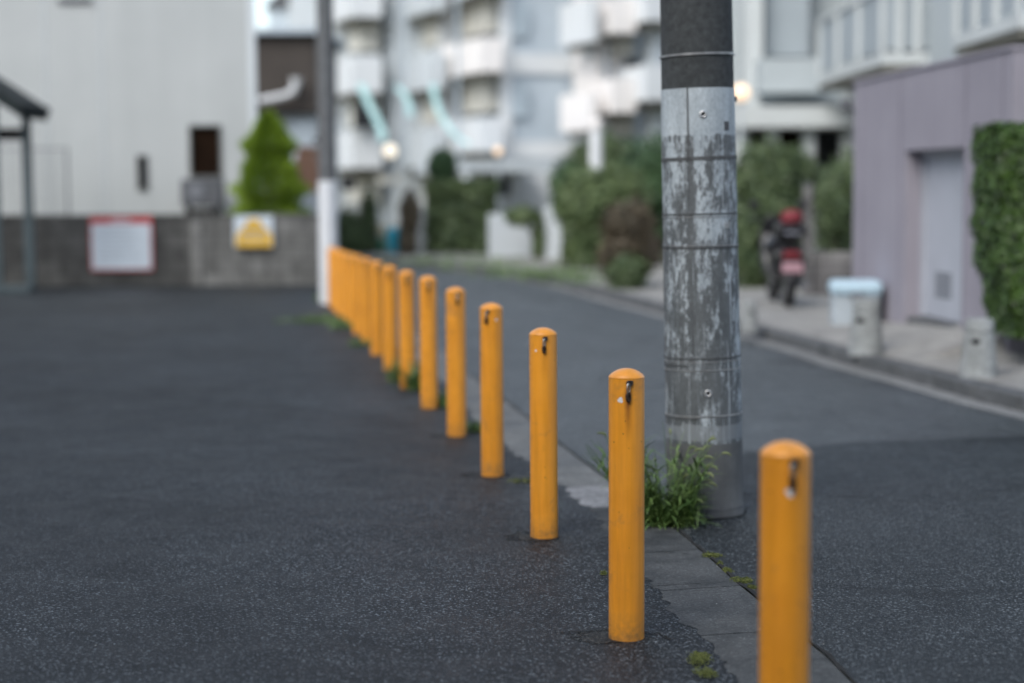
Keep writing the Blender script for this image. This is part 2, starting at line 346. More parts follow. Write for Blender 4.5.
# ------------------------------------------------------------------ mesh helpers
class MB:
    def __init__(s): s.v = []; s.f = []; s.mi = []
    def face(s, pts, mi=0):
        i = len(s.v); s.v += [tuple(p) for p in pts]; s.f.append(tuple(range(i, i + len(pts)))); s.mi.append(mi)
    def box(s, lo, hi, mat=None, mi=0):
        i = len(s.v); 
        for z in (lo[2], hi[2]):
            for y in (lo[1], hi[1]):
                for x in (lo[0], hi[0]):
                    p = Vector((x, y, z)); s.v.append(tuple(mat @ p if mat else p))
        for q in ((0, 2, 3, 1), (4, 5, 7, 6), (0, 1, 5, 4), (2, 6, 7, 3), (0, 4, 6, 2), (1, 3, 7, 5)):
            s.f.append(tuple(i + k for k in q)); s.mi.append(mi)
        return s
    def prism(s, poly, z0, z1, mi=0):   # poly CCW list of (x,y)
        n = len(poly); i = len(s.v)
        z0f = z0 if hasattr(z0, '__len__') else [z0] * n; z1f = z1 if hasattr(z1, '__len__') else [z1] * n
        s.v += [(p[0], p[1], z0f[k]) for k, p in enumerate(poly)] + [(p[0], p[1], z1f[k]) for k, p in enumerate(poly)]
        s.f.append(tuple(i + n - 1 - k for k in range(n))); s.mi.append(mi)
        s.f.append(tuple(i + n + k for k in range(n))); s.mi.append(mi)
        for k in range(n):
            s.f.append((i + k, i + (k + 1) % n, i + n + (k + 1) % n, i + n + k)); s.mi.append(mi)
        return s
    def lathe(s, prof, seg=32, mat=None, cap=True, mi=0):   # prof [(r,z)]
        i = len(s.v)
        for r, z in prof:
            for k in range(seg):
                a = 2 * math.pi * k / seg; p = Vector((r * math.cos(a), r * math.sin(a), z)); s.v.append(tuple(mat @ p if mat else p))
        for j in range(len(prof) - 1):
            for k in range(seg):
                a = i + j * seg + k; b = i + j * seg + (k + 1) % seg
                s.f.append((a, b, b + seg, a + seg)); s.mi.append(mi)
        if cap:
            s.f.append(tuple(i + seg - 1 - k for k in range(seg))); s.mi.append(mi)
            t = i + (len(prof) - 1) * seg; s.f.append(tuple(t + k for k in range(seg))); s.mi.append(mi)
        return s
    def tube(s, pts, rad, seg=10, closed=False, mi=0):
        pts = [Vector(p) for p in pts]; n = len(pts); i = len(s.v)
        rr = rad if hasattr(rad, '__len__') else [rad] * n
        ref = None
        for j, p in enumerate(pts):
            if closed: d = pts[(j + 1) % n] - pts[j - 1]
            else: d = pts[min(j + 1, n - 1)] - pts[max(j - 1, 0)]
            d.normalize()
            if ref is None: ref = Vector((0, 0, 1)) if abs(d.z) < .9 else Vector((1, 0, 0))
            a = d.cross(ref).normalized(); b = d.cross(a).normalized(); ref = -b if False else ref
            for k in range(seg):
                t = 2 * math.pi * k / seg; s.v.append(tuple(p + (a * math.cos(t) + b * math.sin(t)) * rr[j]))
        for j in range(n if closed else n - 1):
            for k in range(seg):
                q = (j + 1) % n
                s.f.append((i + j * seg + k, i + q * seg + k, i + q * seg + (k + 1) % seg, i + j * seg + (k + 1) % seg)); s.mi.append(mi)
        if not closed:
            s.f.append(tuple(i + k for k in range(seg))); s.mi.append(mi)
            s.f.append(tuple(i + (n - 1) * seg + seg - 1 - k for k in range(seg))); s.mi.append(mi)
        return s
    def build(s, name, mat, parent=None, smooth=False, bevel=0, loc=None):
        me = bpy.data.meshes.new(name); me.from_pydata(s.v, [], s.f); me.update()
        mats = mat if isinstance(mat, (list, tuple)) else [mat]
        for m in mats: me.materials.append(m)
        if len(mats) > 1: me.polygons.foreach_set('material_index', s.mi)
        bm = bmesh.new(); bm.from_mesh(me)
        if len(s.f) < 4000: bmesh.ops.recalc_face_normals(bm, faces=bm.faces)
        bm.to_mesh(me); bm.free()
        o = bpy.data.objects.new(name, me); sc.collection.objects.link(o)
        if parent: o.parent = parent
        if loc is not None: o.location = loc
        if smooth:
            me.polygons.foreach_set('use_smooth', [True] * len(me.polygons))
            try: me.set_sharp_from_angle(angle=R(38))
            except Exception: pass
        if bevel:
            bv = o.modifiers.new('bevel', 'BEVEL'); bv.width = bevel; bv.segments = 2; bv.limit_method = 'ANGLE'
        return o
def tag(o, label=None, cat=None, group=None, kind=None):
    if label: o['label'] = label
    if cat: o['category'] = cat
    if group: o['group'] = group
    if kind: o['kind'] = kind
    return o
def thing(name, label, cat, loc=(0, 0, 0), rz=0, group=None):
    o = bpy.data.objects.new(name, None); sc.collection.objects.link(o); o.location = loc; o.rotation_euler.z = rz
    o.empty_display_size = .1
    return tag(o, label, cat, group)
def struct(o): o['kind'] = 'structure'; return o

# ================================================================== GROUND
# lines on the ground read off the place
crack_px = [(870, 700), (830, 660), (806, 640), (762, 603), (737, 583), (712, 560), (680, 533), (640, 501), (600, 475), (562, 446), (530, 420), (500, 397), (470, 375)]
crack = [G(*p) for p in crack_px]
b0, b1 = crack[0], crack[-1]
dirn = (G(455, 437) - G(626, 641)); dirn.z = 0; dirn.normalize()
crack = [b0 - dirn * 6] + crack + [b1 + dirn * k + Vector((.12 * math.sin(k), 0, 0)) * 0 for k in (3, 7, 11, 13.5)]
corner = crack[-1]
left_edge = [Vector((p.x, p.y, 0)) for p in crack]
# the street bends left round the corner of the block wall
for dx, dy in ((-.5, 1.2), (-1.6, 2.6), (-3.4, 4.0), (-6.5, 5.6), (-14, 8.5), (-30, 14)):
    left_edge.append(Vector((corner.x + dx, corner.y + dy, 0)))
rp = [(1024, 421), (960, 405), (890, 384), (820, 365), (783, 352), (741, 340), (680, 324), (610, 305), (546, 287), (490, 276), (420, 268), (345, 262.5)]
right_edge = [G(*p) for p in rp]
d0 = (right_edge[0] - right_edge[2]).normalized()
right_edge = [right_edge[0] + d0 * 10] + right_edge
e = right_edge[-1]
right_edge += [e + Vector((-6, 2.0, 0)), e + Vector((-28, 9, 0))]
def resample(pts, n):
    L = [0]
    for a, b in zip(pts, pts[1:]): L.append(L[-1] + (b - a).length)
    out = []
    for k in range(n):
        t = L[-1] * k / (n - 1); j = 0
        while j < len(L) - 2 and L[j + 1] < t: j += 1
        f = (t - L[j]) / max(1e-6, L[j + 1] - L[j]); out.append(pts[j].lerp(pts[j + 1], min(1, f)))
    return out
def offset(pts, d):   # to the right of travel when d > 0
    out = []
    for i, p in enumerate(pts):
        t = pts[min(i + 1, len(pts) - 1)] - pts[max(i - 1, 0)]; t.z = 0; t.normalize()
        out.append(p + Vector((t.y, -t.x, 0)) * d)
    return out
def ribbon(a, b, za, zb, mb=None):
    mb = mb or MB()
    i = len(mb.v)
    n = len(a)
    for p, q in zip(a, b): mb.v += [(p.x, p.y, za), (q.x, q.y, zb)]
    for k in range(n - 1): mb.f.append((i + 2 * k, i + 2 * k + 1, i + 2 * k + 3, i + 2 * k + 2)); mb.mi.append(0)
    return mb
g = MB(); g.face([(-400, -60, -.012), (400, -60, -.012), (400, 900, -.012), (-400, 900, -.012)])
struct(g.build('ground', M['verge']))
# car park surface
le = resample(left_edge[:len(crack)], 60)
lot = MB()
lo_ = offset(le, -.5)
far = [Vector((-26, p.y, 0)) for p in le]
ribbon(far, offset(le, -.05), 0, 0, lot)
struct(lot.build('car_park', M['lot']))
# street
L_ = resample(left_edge, 160); R_ = resample(right_edge, 160)
road = ribbon(L_, R_, .004, .004)
struct(road.build('road', M['road']))
# resurfaced piece in the foreground right
pp = [G(700, 549), G(870, 700), G(1300, 800), G(1400, 460), G(1024, 437), G(860, 444), G(745, 452)]
a0 = G(700, 549); pj = []
poly = [G(712, 561), G(762, 604), G(830, 661), G(900, 722), G(1500, 760), G(1330, 428), G(1024, 437), G(940, 441), G(860, 443), G(745, 455), G(690, 500), G(690, 540)]
pt = MB(); pt.face([(p.x, p.y, .0068) for p in poly]); struct(pt.build('road_patch', M['road_patch']))
def crack_strip(name, px, w0, z, jit=.006, label=None):
    pts = resample([G(*p) for p in px], max(8, int(len(px) * 9)))
    random.seed(len(px) * 7 + int(px[0][0]))
    a = []; b = []
    for i, p in enumerate(pts):
        t = pts[min(i + 1, len(pts) - 1)] - pts[max(i - 1, 0)]; t.z = 0; t.normalize(); nrm = Vector((t.y, -t.x, 0))
        j = random.uniform(-jit, jit); ww = w0 * random.uniform(.35, 1.3)
        a.append(p + nrm * (j - ww / 2)); b.append(p + nrm * (j + ww / 2))
    return struct(ribbon(a, b, z, z).build(name, M['crack']))
crack_strip('road_joint', crack_px, .017, .0105)
crack_strip('road_joint', [(745, 455), (800, 447), (860, 443), (940, 441), (1024, 437), (1100, 433)], .011, .0105)
crack_strip('road_joint', [(742, 496), (775, 494), (830, 497), (880, 500)], .009, .0105, .012)
crack_strip('road_joint', [(560, 633), (600, 631), (660, 634), (672, 640)], .010, .0025, .008)
crack_strip('road_joint', [(597, 545), (640, 552), (690, 556)], .006, .0105, .01)
crack_strip('road_joint', [(1024, 372), (985, 372)], .004, .0105) if False else None

# concrete gutter slabs between car park and road
ge_ = resample(crack, 1100)
random.seed(3)
tot = len(ge_)
seglens = 6
k = 0; q = 0
gut = {'gutter': MB(), 'gutter_near': MB(), 'gutter_pale': MB()}
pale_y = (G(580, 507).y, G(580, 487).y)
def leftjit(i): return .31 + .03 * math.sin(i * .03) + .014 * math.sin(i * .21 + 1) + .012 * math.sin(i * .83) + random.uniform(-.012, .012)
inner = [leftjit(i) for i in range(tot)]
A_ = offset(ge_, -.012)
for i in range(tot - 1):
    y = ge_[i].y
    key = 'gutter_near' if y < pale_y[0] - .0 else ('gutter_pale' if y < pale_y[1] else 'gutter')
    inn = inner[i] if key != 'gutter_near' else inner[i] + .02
    t = (ge_[i + 1] - ge_[i]).normalized(); nr = Vector((-t.y, t.x, 0))
    s0, s1 = ge_[i], ge_[i + 1]
    gap = .006 if i % 26 == 0 else 0
    s0 = s0 + t * gap
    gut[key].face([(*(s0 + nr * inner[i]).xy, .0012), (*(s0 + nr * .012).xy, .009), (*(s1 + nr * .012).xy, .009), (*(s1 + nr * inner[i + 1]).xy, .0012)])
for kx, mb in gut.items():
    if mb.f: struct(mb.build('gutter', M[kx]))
dk = ribbon(offset(ge_, -.20), offset(ge_, -.004), .0022, .0022); struct(dk.build('gutter_bed', M['crack']))

# right kerb, its pale gutter strip and the raised pavement
re_ = resample(right_edge[:8], 80)
st_w = .19
far_re = resample(right_edge[7:], 60)
full = re_ + far_re[1:]
struct(ribbon(offset(full, -.0), offset(full, st_w), .0085, .0085).build('kerb_gutter', M['kerbstrip']))
# kerb stones
kb_in = offset(full, st_w + .003); kb_out = offset(full, st_w + .16)
random.seed(5)
kmb = MB(); KH = .115
i = 0
while i < len(full) - 3:
    j = min(i + 3, len(full) - 1)
    a, b, c, d = kb_in[i], kb_in[j], kb_out[j], kb_out[i]
    if (b - a).length > .02:
        sh = (b - a).normalized() * .006
        h = KH + random.uniform(-.004, .004)
        kmb.prism([(a + sh).xy, (d + sh).xy, (c - sh).xy, (b - sh).xy], 0, h)
    i = j
struct(kmb.build('kerb', M['kerb'], bevel=.012))
pav_in = offset(full, st_w + .163)
# mauve building line
PA = G(852, 318, .12); PB = D(1011, 200, 14.0)
PAz = .12
PBz = D(1011, 330, 14.0).z
fd = Vector((PB.x - PA.x, PB.y - PA.y, 0)); FL = fd.length; fd.normalize(); fn = Vector((fd.y, -fd.x, 0))  # fd heads to the camera
if fn.x > 0: fn = -fn
TOPZ = D(852, 84, PA.y).z
def inner_pt(p):
    # matching point on the building side of the pavement
    Y = p.y
    if Y < PB.y: return Vector((p.x + 7, Y, PBz))
    if Y < PA.y:
        f = (PA.y - Y) / (PA.y - PB.y); return Vector((PA.x + (PB.x - PA.x) * f + .15, Y, PAz + (PBz - PAz) * f))
    return Vector((p.x + 5.5 if Y < 30 else p.x + 2.2, Y + (1.0 if Y > 30 else 0), .12))
pm = MB(); prev = None
for p in pav_in:
    if p.y < -1: pass
    qn = inner_pt(p); row = []
    for s in range(7):
        f = s / 6; row.append((p.x + (qn.x - p.x) * f, p.y + (qn.y - p.y) * f, .112 + (qn.z - .112) * f))
    if prev:
        for s in range(6): pm.face([prev[s], prev[s + 1], row[s + 1], row[s]])
    prev = row
struct(pm.build('pavement', M['pavement']))

# ================================================================== SHADE BLOCKS ROUND THE CAMERA (out of view, added to shade the foreground)
def block(nm, label, x0, x1, y0, y1, h):
    t = thing(nm, label, 'building', ((x0 + x1) / 2, (y0 + y1) / 2, 0)); a, b = (x1 - x0) / 2, (y1 - y0) / 2
    MB().box((-a, -b, 0), (a, b, h)).build('wall', M['nbr'], t)
    MB().box((-a - .3, -b - .3, h + .003), (a + .3, b + .3, h + .3)).build('roof', M['nbr_roof'], t)
M['nbr'] = plain('neighbour_render', (.16, .165, .17), .85); M['nbr_roof'] = plain('neighbour_dark', (.04, .042, .045), .6)
block('apartment_house', 'grey rendered house behind the photographer across the street', -16, 14, -18, -7.5, 10.0)
block('office_building', 'grey rendered building left of the photographer beside the car park', -24, -9.5, -6, 9, 9)

# ================================================================== BOLLARDS
BR, BH = .0592, .902
def make_bollard():
    t = thing('bollard', 'x', 'bollard', group='yellow bollards along the car park edge')
    prof = [(BR, -.02), (BR, .02), (BR, .3), (BR, .6), (BR, BH - .052), (BR, BH - .0305)]
    MB().lathe(prof, 48, cap=False).build('post', M['yellow'], t, smooth=True)
    cp = [(BR - .002, BH - .031), (BR + .0010, BH - .030), (BR + .0010, BH - .0285), (BR - .0015, BH - .0260)]
    hC = .026; RS = (BR * BR + hC * hC) / (2 * hC); a1 = math.asin((BR - .003) / RS)
    for k in range(12):
        a = a1 * (1 - k / 12 * .985); cp.append((RS * math.sin(a), BH - RS + RS * math.cos(a)))
    MB().lathe(cp, 48).build('cap', M['yellow'], t, smooth=True)
    zt = BH - .042
    # welded eye: small plate and a ring standing proud of it
    eye = MB(); 
    eye.tube([(.008 * math.cos(a) + .004, -BR - .004, zt - .002 + .008 * math.sin(a)) for a in [2 * math.pi * k / 14 for k in range(14)]], .0035, 8, closed=True)
    eye.box((-.003, -BR - .005, zt - .008), (.016, -BR + .004, zt + .007))
    eye.build('eye_plate', M['black_paint'], t, bevel=.001)
    ln = MB()
    ln.tube([(.0045 * math.cos(a), -BR - .009 + .003 * math.cos(a), zt - .020 + .017 * math.sin(a)) for a in [2 * math.pi * k / 16 for k in range(16)]], .0028, 8, closed=True)
    ln.build('chain_link', M['steel'], t, smooth=True)
    sh = MB()
    sh.tube([(.005 * math.cos(a), -BR - .008 + .004 * math.cos(a), zt - .047 + .014 * math.sin(a)) for a in [2 * math.pi * k / 16 for k in range(16)]], .0048, 8, closed=True)
    sh.build('shackle', M['rust'], t, smooth=True)
    return t
def chip(t, x, z, r):
    mb = MB(); n = 14; ring = []
    for k in range(n):
        a = 2 * math.pi * k / n; rr = r * (1 + .18 * math.sin(3 * a + x * 90))
        xx = x + rr * math.cos(a); zz = z + rr * math.sin(a); th = xx / (BR + .0006)
        ring.append(((BR + .0006) * math.sin(th), -(BR + .0006) * math.cos(th), zz))
    th = x / (BR + .0008); c = ((BR + .0008) * math.sin(th), -(BR + .0008) * math.cos(th), z)
    for k in range(n): mb.face([c, ring[k], ring[(k + 1) % n]])
    mb.build('paint_chip', M['chip'], t)
def copy_tree(o, parent=None):
    c = o.copy(); sc.collection.objects.link(c); c.parent = parent
    for ch in [k for k in o.children]: copy_tree(ch, c)
    return c
# base pixel (centre x, bottom y), hook direction offset (radians), rust amount
bp = [(783.5, None, .25), (627.5, 641.5, .09), (544.5, 539, .06), (492.5, 477, -.40), (456.5, 437, .15), (429, 409, .05), (407.5, 389, 0),
      (390, 370.5, -.1), (377, 355, .1), (366.5, 343.5, 0), (358, 334, .1), (351, 326, -.1), (345, 319, .1), (340, 314, 0), (336, 309.5, .1), (332.5, 306, 0)]
blab = ['yellow bollard nearest the camera, cut off by the bottom edge, white chip under its hook',
        'yellow bollard before the weeds and thick pole, rusty hook with a brown run',
        'yellow bollard third from the camera with a dark hanging hook and small white chip',
        'yellow bollard fourth from the camera with its hook turned to the left',
        'yellow bollard fifth from the camera, slim with a small hook and clean front',
        'yellow bollard sixth from the camera with a brown rusty patch under its hook',
        'yellow bollard seventh from the camera, grass tuft growing behind its foot',
        'yellow bollard eighth from the camera, light green weeds behind its foot',
        'yellow bollard ninth from the camera, slightly out of focus',
        'yellow bollard tenth from the camera, overlapping the ninth',
        'yellow bollard eleventh from the camera, close behind the tenth',
        'yellow bollard sixth from the white sleeved pole end of the row',
        'yellow bollard fifth from the white sleeved pole end of the row, near the grass tuft',
        'yellow bollard fourth from the white sleeved pole end of the row',
        'yellow bollard second but last at the far end of the row',
        'yellow bollard last of the row, touching the white sleeved pole in the picture']
proto = make_bollard()
cols = MB
for i, (px, py, rot) in enumerate(bp):
    o = proto if i == 0 else copy_tree(proto)
    if py is None:
        P = D(785.5, 441, (BH - 1.5) / (ray(785.5, 441).z) * ray(785.5, 441).y); P = Vector((P.x, P.y, 0))
    else:
        P = G(px, py); P.y += BR * .9; P.z = 0
    if i >= 6:   # the far ones are set a little deeper
        topy = [270, 265, 260.5, 257.5, 254.5, 253, 251.5, 250, 248.5, 247][i - 6]
        P.z = H(px, topy, P.y) - BH
    o.location = P; o['label'] = blab[i]
    o.rotation_euler = (R(random.uniform(-.25, .25)), R(random.uniform(-.2, .2)), rot + math.atan2(-P.x, P.y) + 0.0)
    for ch in o.children:
        if ch.name.startswith('post'): ch['rust'] = [.15, .95, .25, .1, .1, .95, .3, .2][i] if i < 8 else .25
bol = [o for o in sc.objects if o.name.startswith('bollard') and o.type == 'EMPTY']
bol.sort(key=lambda o: o.location.y)
chip(bol[0], -.003, BH - .112, .0115); chip(bol[1], -.026, BH - .100, .0095); chip(bol[2], -.036, BH - .095, .005); chip(bol[3], .050, BH - .085, .007)
# patched asphalt collars round the nearest feet
for i, (rx, ry) in enumerate([(.24, .2), (.22, .2), (.23, .2), (.22, .2), (.2, .2), (.2, .2)]):
    b = bol[i + 0] if i else bol[0]; mb = MB(); n = 40; ring = []
    random.seed(i + 40)
    ph = random.uniform(0, 6)
    for k in range(n):
        a = 2 * math.pi * k / n; rr = 1 + .16 * math.sin(2 * a + ph) + .10 * math.sin(5 * a + ph * 2) + random.uniform(-.05, .05)
        ring.append((b.location.x - .05 + rx * rr * math.cos(a), b.location.y + ry * rr * math.sin(a), .0009))
    mb.face(ring); struct(mb.build('asphalt_patch', M['collar']))

# ================================================================== BIG UTILITY POLE
pb = G(709.5, 521); PR = .5 * 77.5 / FPX * (pb.y + .17) / math.cos(0)
pc = Vector((pb.x, pb.y + PR, 0))
tp_ = D(696, 0, pc.y)
pole = thing('utility_pole', 'thick weathered grey utility pole rising from the road beside the weeds', 'utility pole', pc)
lean = math.atan2(tp_.x - pc.x, tp_.z)
pole.rotation_euler = (0, lean, 0)
def zl(py): return D(702, py, pc.y - PR).z
rtop = .5 * 72 / FPX * pc.y
def pr(z): return PR + (rtop - PR) * z / tp_.z
ZS = zl(87)
prof = [(pr(0) + .002, -.02), (pr(0) + .002, .05), (pr(.05), .056)]
for z in (.2, .4, .7, 1.0, 1.3, 1.6): prof.append((pr(z), z))
prof += [(pr(ZS), ZS - .001), (pr(ZS) - .0025, ZS + .001)]
for z in (2.2, 3, 5, 8): prof.append((pr(z) - .0025 if z < 9 else pr(z), z))
# the shader's heights follow the pole: sheet edge at ZS
MB().lathe(prof, 72).build('shaft', M['pole'], pole, smooth=True)
def band(py, h, dr, m, name='band', tilt=0, arc=None, rot=0):
    z = zl(py); r0 = pr(z)
    mb = MB()
    mat = Matrix.Translation((0, 0, z)) @ Matrix.Rotation(tilt, 4, 'Y')
    if arc:
        n = 40; a0_, a1_ = arc
        pts_o = []; 
        for k in range(n + 1):
            a = a0_ + (a1_ - a0_) * k / n
            pts_o.append(a)
        for k in range(n):
            A, B = pts_o[k], pts_o[k + 1]
            c = [(r0 + dr) * math.cos(A), (r0 + dr) * math.sin(A), (r0 + dr) * math.cos(B), (r0 + dr) * math.sin(B)]
            i_ = [(r0 - .004) * math.cos(A), (r0 - .004) * math.sin(A), (r0 - .004) * math.cos(B), (r0 - .004) * math.sin(B)]
            V = lambda x, y, zz: tuple(mat @ Vector((x, y, zz)))
            mb.face([V(c[0], c[1], -h / 2), V(c[2], c[3], -h / 2), V(c[2], c[3], h / 2), V(c[0], c[1], h / 2)])
            mb.face([V(c[0], c[1], h / 2), V(c[2], c[3], h / 2), V(i_[2], i_[3], h / 2), V(i_[0], i_[1], h / 2)])
            mb.face([V(c[0], c[1], -h / 2), V(i_[0], i_[1], -h / 2), V(i_[2], i_[3], -h / 2), V(c[2], c[3], -h / 2)])
    else:
        mb.lathe([(r0 - .004, -h / 2), (r0 + dr, -h / 2), (r0 + dr, h / 2), (r0 - .004, h / 2)], 64, mat, cap=False)
    return mb.build(name, m, pole, smooth=True)
band(53, .009, .004, M['band'], tilt=R(-1.0)); band(47, .004, .0025, M['banddark'], tilt=R(-1.0)) if False else None
band(158, .016, .0022, M['banddark'], tilt=R(-.8))
band(214, .006, .003, M['banddark']); band(217, .003, .0025, M['band'])
band(248, .007, .0035, M['banddark'], tilt=R(.6)); band(246, .003, .003, M['band'], tilt=R(.6))
band(359, .007, .003, M['banddark']); band(362.5, .003, .002, M['band'])
band(366, .008, .003, M['banddark'], arc=(R(180), R(240))); band(371, .004, .002, M['band'])
band(417, .007, .0025, M['band']); band(419.5, .004, .0035, M['banddark'], arc=(R(180), R(255)))
band(511, .010, .003, M['thinpole'])
# vertical seam of the sheet
zs0, zs1 = zl(158), ZS
sm = MB(); ang = R(270) + math.asin((684.5 - 698) / 36.5)
for k in (0,):
    r0 = pr(1.8); ca, sa = math.cos(ang), math.sin(ang); tx, ty = -sa, ca
    sm.box((-.003, -.004, 0), (.003, .0035, zs1 - zs0), Matrix(((tx, ca, 0, ca * r0), (ty, sa, 0, sa * r0), (0, 0, 1, zs0), (0, 0, 0, 1))))
sm.build('seam', M['banddark'], pole)
def bolt(px, py, r):
    z = zl(py); cxp = D(px, py, pc.y - pr(z)); axis_x = pc.x + math.tan(lean) * z
    dx = cxp.x - axis_x; a = R(270) + math.asin(max(-1, min(1, dx / pr(z)))); r0 = pr(z)
    mat = Matrix.Translation((r0 * math.cos(a), r0 * math.sin(a), z)) @ Matrix.Rotation(a, 4, 'Z') @ Matrix.Rotation(R(90), 4, 'Y')
    b = MB().lathe([(r * .55, -.002), (r, -.001), (r, .004), (r * .72, .006), (r * .5, .004)], 24, mat, cap=False).build('bolt', M['boltring'], pole, smooth=True)
    MB().lathe([(r * .52, -.002), (r * .5, .0025)], 20, mat).build('bolt_hole', M['black'], b)
bolt(703, 114, .0165); bolt(708, 393.5, .0165)
# small bracket bumps on the right edge
for py in (98,):
    z = zl(py); MB().box((pr(z) - .004, -.012, z - .012), (pr(z) + .010, .008, z + .012)).build('clip', M['banddark'], pole, bevel=.003)
z = zl(126); MB().box((-.014, -.0025, -.02), (.014, .002, .02), Matrix.Translation((.112, -math.sqrt(pr(z) ** 2 - .112 ** 2), z)) @ Matrix.Rotation(R(40), 4, 'Z')).build('tag', M['acunit'], pole)
z = zl(226); MB().box((-.014, -.0025, -.014), (.014, .002, .014), Matrix.Translation((.108, -math.sqrt(pr(z) ** 2 - .108 ** 2), z)) @ Matrix.Rotation(R(40), 4, 'Z')).build('tag', M['band'], pole)
# dark gap of dirt at the pole's foot
mb = MB(); ring = []
for k in range(48):
    a = 2 * math.pi * k / 48; rr = PR + .012 + .006 * math.sin(3 * a) + .004 * math.sin(7 * a)
    ring.append((pc.x + rr * math.cos(a), pc.y + rr * math.sin(a), .0125))
mb.face(ring); struct(mb.build('dirt_ring', M['crack']))

# ================================================================== SMALL PLANTS
def blade(mb, p, az, L, lean_, w, bend, seg=6, droop=1.0):
    d = Vector((math.cos(az), math.sin(az), 0)); side = Vector((-d.y, d.x, 0))
    pts = []; pos = Vector(p); th = lean_
    for k in range(seg + 1):
        pts.append(pos.copy()); st = L / seg
        pos = pos + (d * math.sin(th) + Vector((0, 0, 1)) * math.cos(th)) * st; th += bend / seg * droop
    i = len(mb.v)
    for k, q in enumerate(pts):
        f = k / seg; ww = w * (1 - f ** 1.8) * (.55 + .9 * min(1, f * 3)) / 1.3 + .0002
        mb.v += [tuple(q - side * ww / 2), tuple(q + Vector((0, 0, -ww * .15))), tuple(q + side * ww / 2)]
    for k in range(seg):
        a = i + 3 * k
        mb.f += [(a, a + 1, a + 4, a + 3), (a + 1, a + 2, a + 5, a + 4)]; mb.mi += [0, 0]
    return pts
def stalk(mb, sd_, p, az, L, lean_, bend):
    d = Vector((math.cos(az), math.sin(az), 0)); pos = Vector(p); th = lean_; pts = []
    for k in range(9):
        pts.append(pos.copy()); pos = pos + (d * math.sin(th) + Vector((0, 0, 1)) * math.cos(th)) * (L / 9); th += bend / 9 * (k / 4)
    mb.tube(pts, [.0016 * (1 - k / 14) for k in range(9)], 5)
    # leaves off the stalk
    for k in (2, 3, 5, 6):
        blade(mb, pts[k], az + random.uniform(-2.5, 2.5), random.uniform(.06, .14), random.uniform(.5, 1.3), random.uniform(.008, .014), random.uniform(.6, 1.7), 5)
    if sd_ is not None:
        hp = [pts[-1]]; th2 = th
        for k in range(6):
            hp.append(hp[-1] + (d * math.sin(th2) + Vector((0, 0, 1)) * math.cos(th2)) * .008); th2 += .22
        sd_.tube(hp, [.0014, .0045, .0055, .0055, .005, .0035, .0012], 7)
        for q in hp:
            for _ in range(9):
                v = Vector((random.gauss(0, 1), random.gauss(0, 1), random.gauss(0, 1))).normalized()
                sd_.face([q + v * .003, q + v * .011 + Vector((0, 0, .0005)), q + v * .003 + Vector((.0007, .0007, 0))])
random.seed(11)
wb = G(669, 526)
wt = thing('weed_clump', 'clump of green foxtail weeds growing against the foot of the thick pole', 'weeds', (wb.x, wb.y, 0))
bm_, sm_ = MB(), MB()
for _ in range(520):
    x = random.gauss(-.015, .055); y = random.gauss(.0, .035)
    blade(bm_, (x, y, 0), random.uniform(0, 6.28), random.uniform(.06, .20), random.uniform(.1, .9), random.uniform(.006, .012), random.uniform(.4, 2.4))
for _ in range(150):
    x = random.uniform(-.10, .085); y = random.uniform(-.05, .06)
    az = math.atan2(y, x) + random.uniform(-1.2, 1.2)
    stalk(bm_, sm_ if random.random() < .28 else None, (x, y, 0), az, random.uniform(.16, .54) * (1 - 3.2 * max(0, x)), random.uniform(.05, .35) + abs(x) * 1.2, random.uniform(.1, 1.0))
for _ in range(18):   # the ones reaching left behind the bollard
    stalk(bm_, None, (random.uniform(-.13, -.08), .05, 0), R(180) + random.uniform(-.4, .4), random.uniform(.38, .52), random.uniform(.4, .75), random.uniform(.0, .5))
stalk(bm_, sm_, (.05, -.02, 0), R(-5), .26, .35, 1.0); stalk(bm_, sm_, (.02, -.03, 0), R(-20), .40, .12, .7); stalk(bm_, None, (.07, .0, 0), R(5), .24, .6, .6)
bm_.build('leaves', M['grass'], wt); sm_.build('seed_heads', M['seed'], wt)

def tuft(px, py, n, h, spread, label, mat='grass'):
    p = G(px, py); mb = MB()
    for _ in range(n):
        blade(mb, (random.gauss(0, spread), random.gauss(0, spread * .6), 0), random.uniform(0, 6.28), random.uniform(.3, 1) * h, random.uniform(0, .7), random.uniform(.004, .009) * (1 + p.y / 25), random.uniform(.2, 1.6), 4)
    o = mb.build('grass_tuft', M[mat], loc=(p.x, p.y, 0)); tag(o, label, 'grass tuft', 'grass tufts along the bollards', 'stuff'); return o
tuft(324, 322, 420, .11, .20, 'low green grass tuft on the car park by the far end of the bollard row')
tuft(345, 328, 160, .12, .08, 'small grass tuft between the farthest bollards')
tuft(362, 346, 120, .12, .07, 'grass tuft at the foot of the tenth bollard')
tuft(402, 382, 160, .26, .05, 'light green weeds behind the foot of the eighth bollard')
tuft(416, 390, 160, .30, .05, 'light green weeds between the seventh and sixth bollards')
tuft(444, 407, 120, .16, .05, 'small yellow green tuft right of the sixth bollard')
tuft(474, 432, 90, .10, .04, 'tiny green tuft right of the fifth bollard')
tuft(333, 300, 150, .2, .12, 'green tuft at the foot of the white sleeved pole')
tuft(524, 482, 60, .035, .035, 'flat tuft of dry grass between the third and fourth bollards', 'moss')
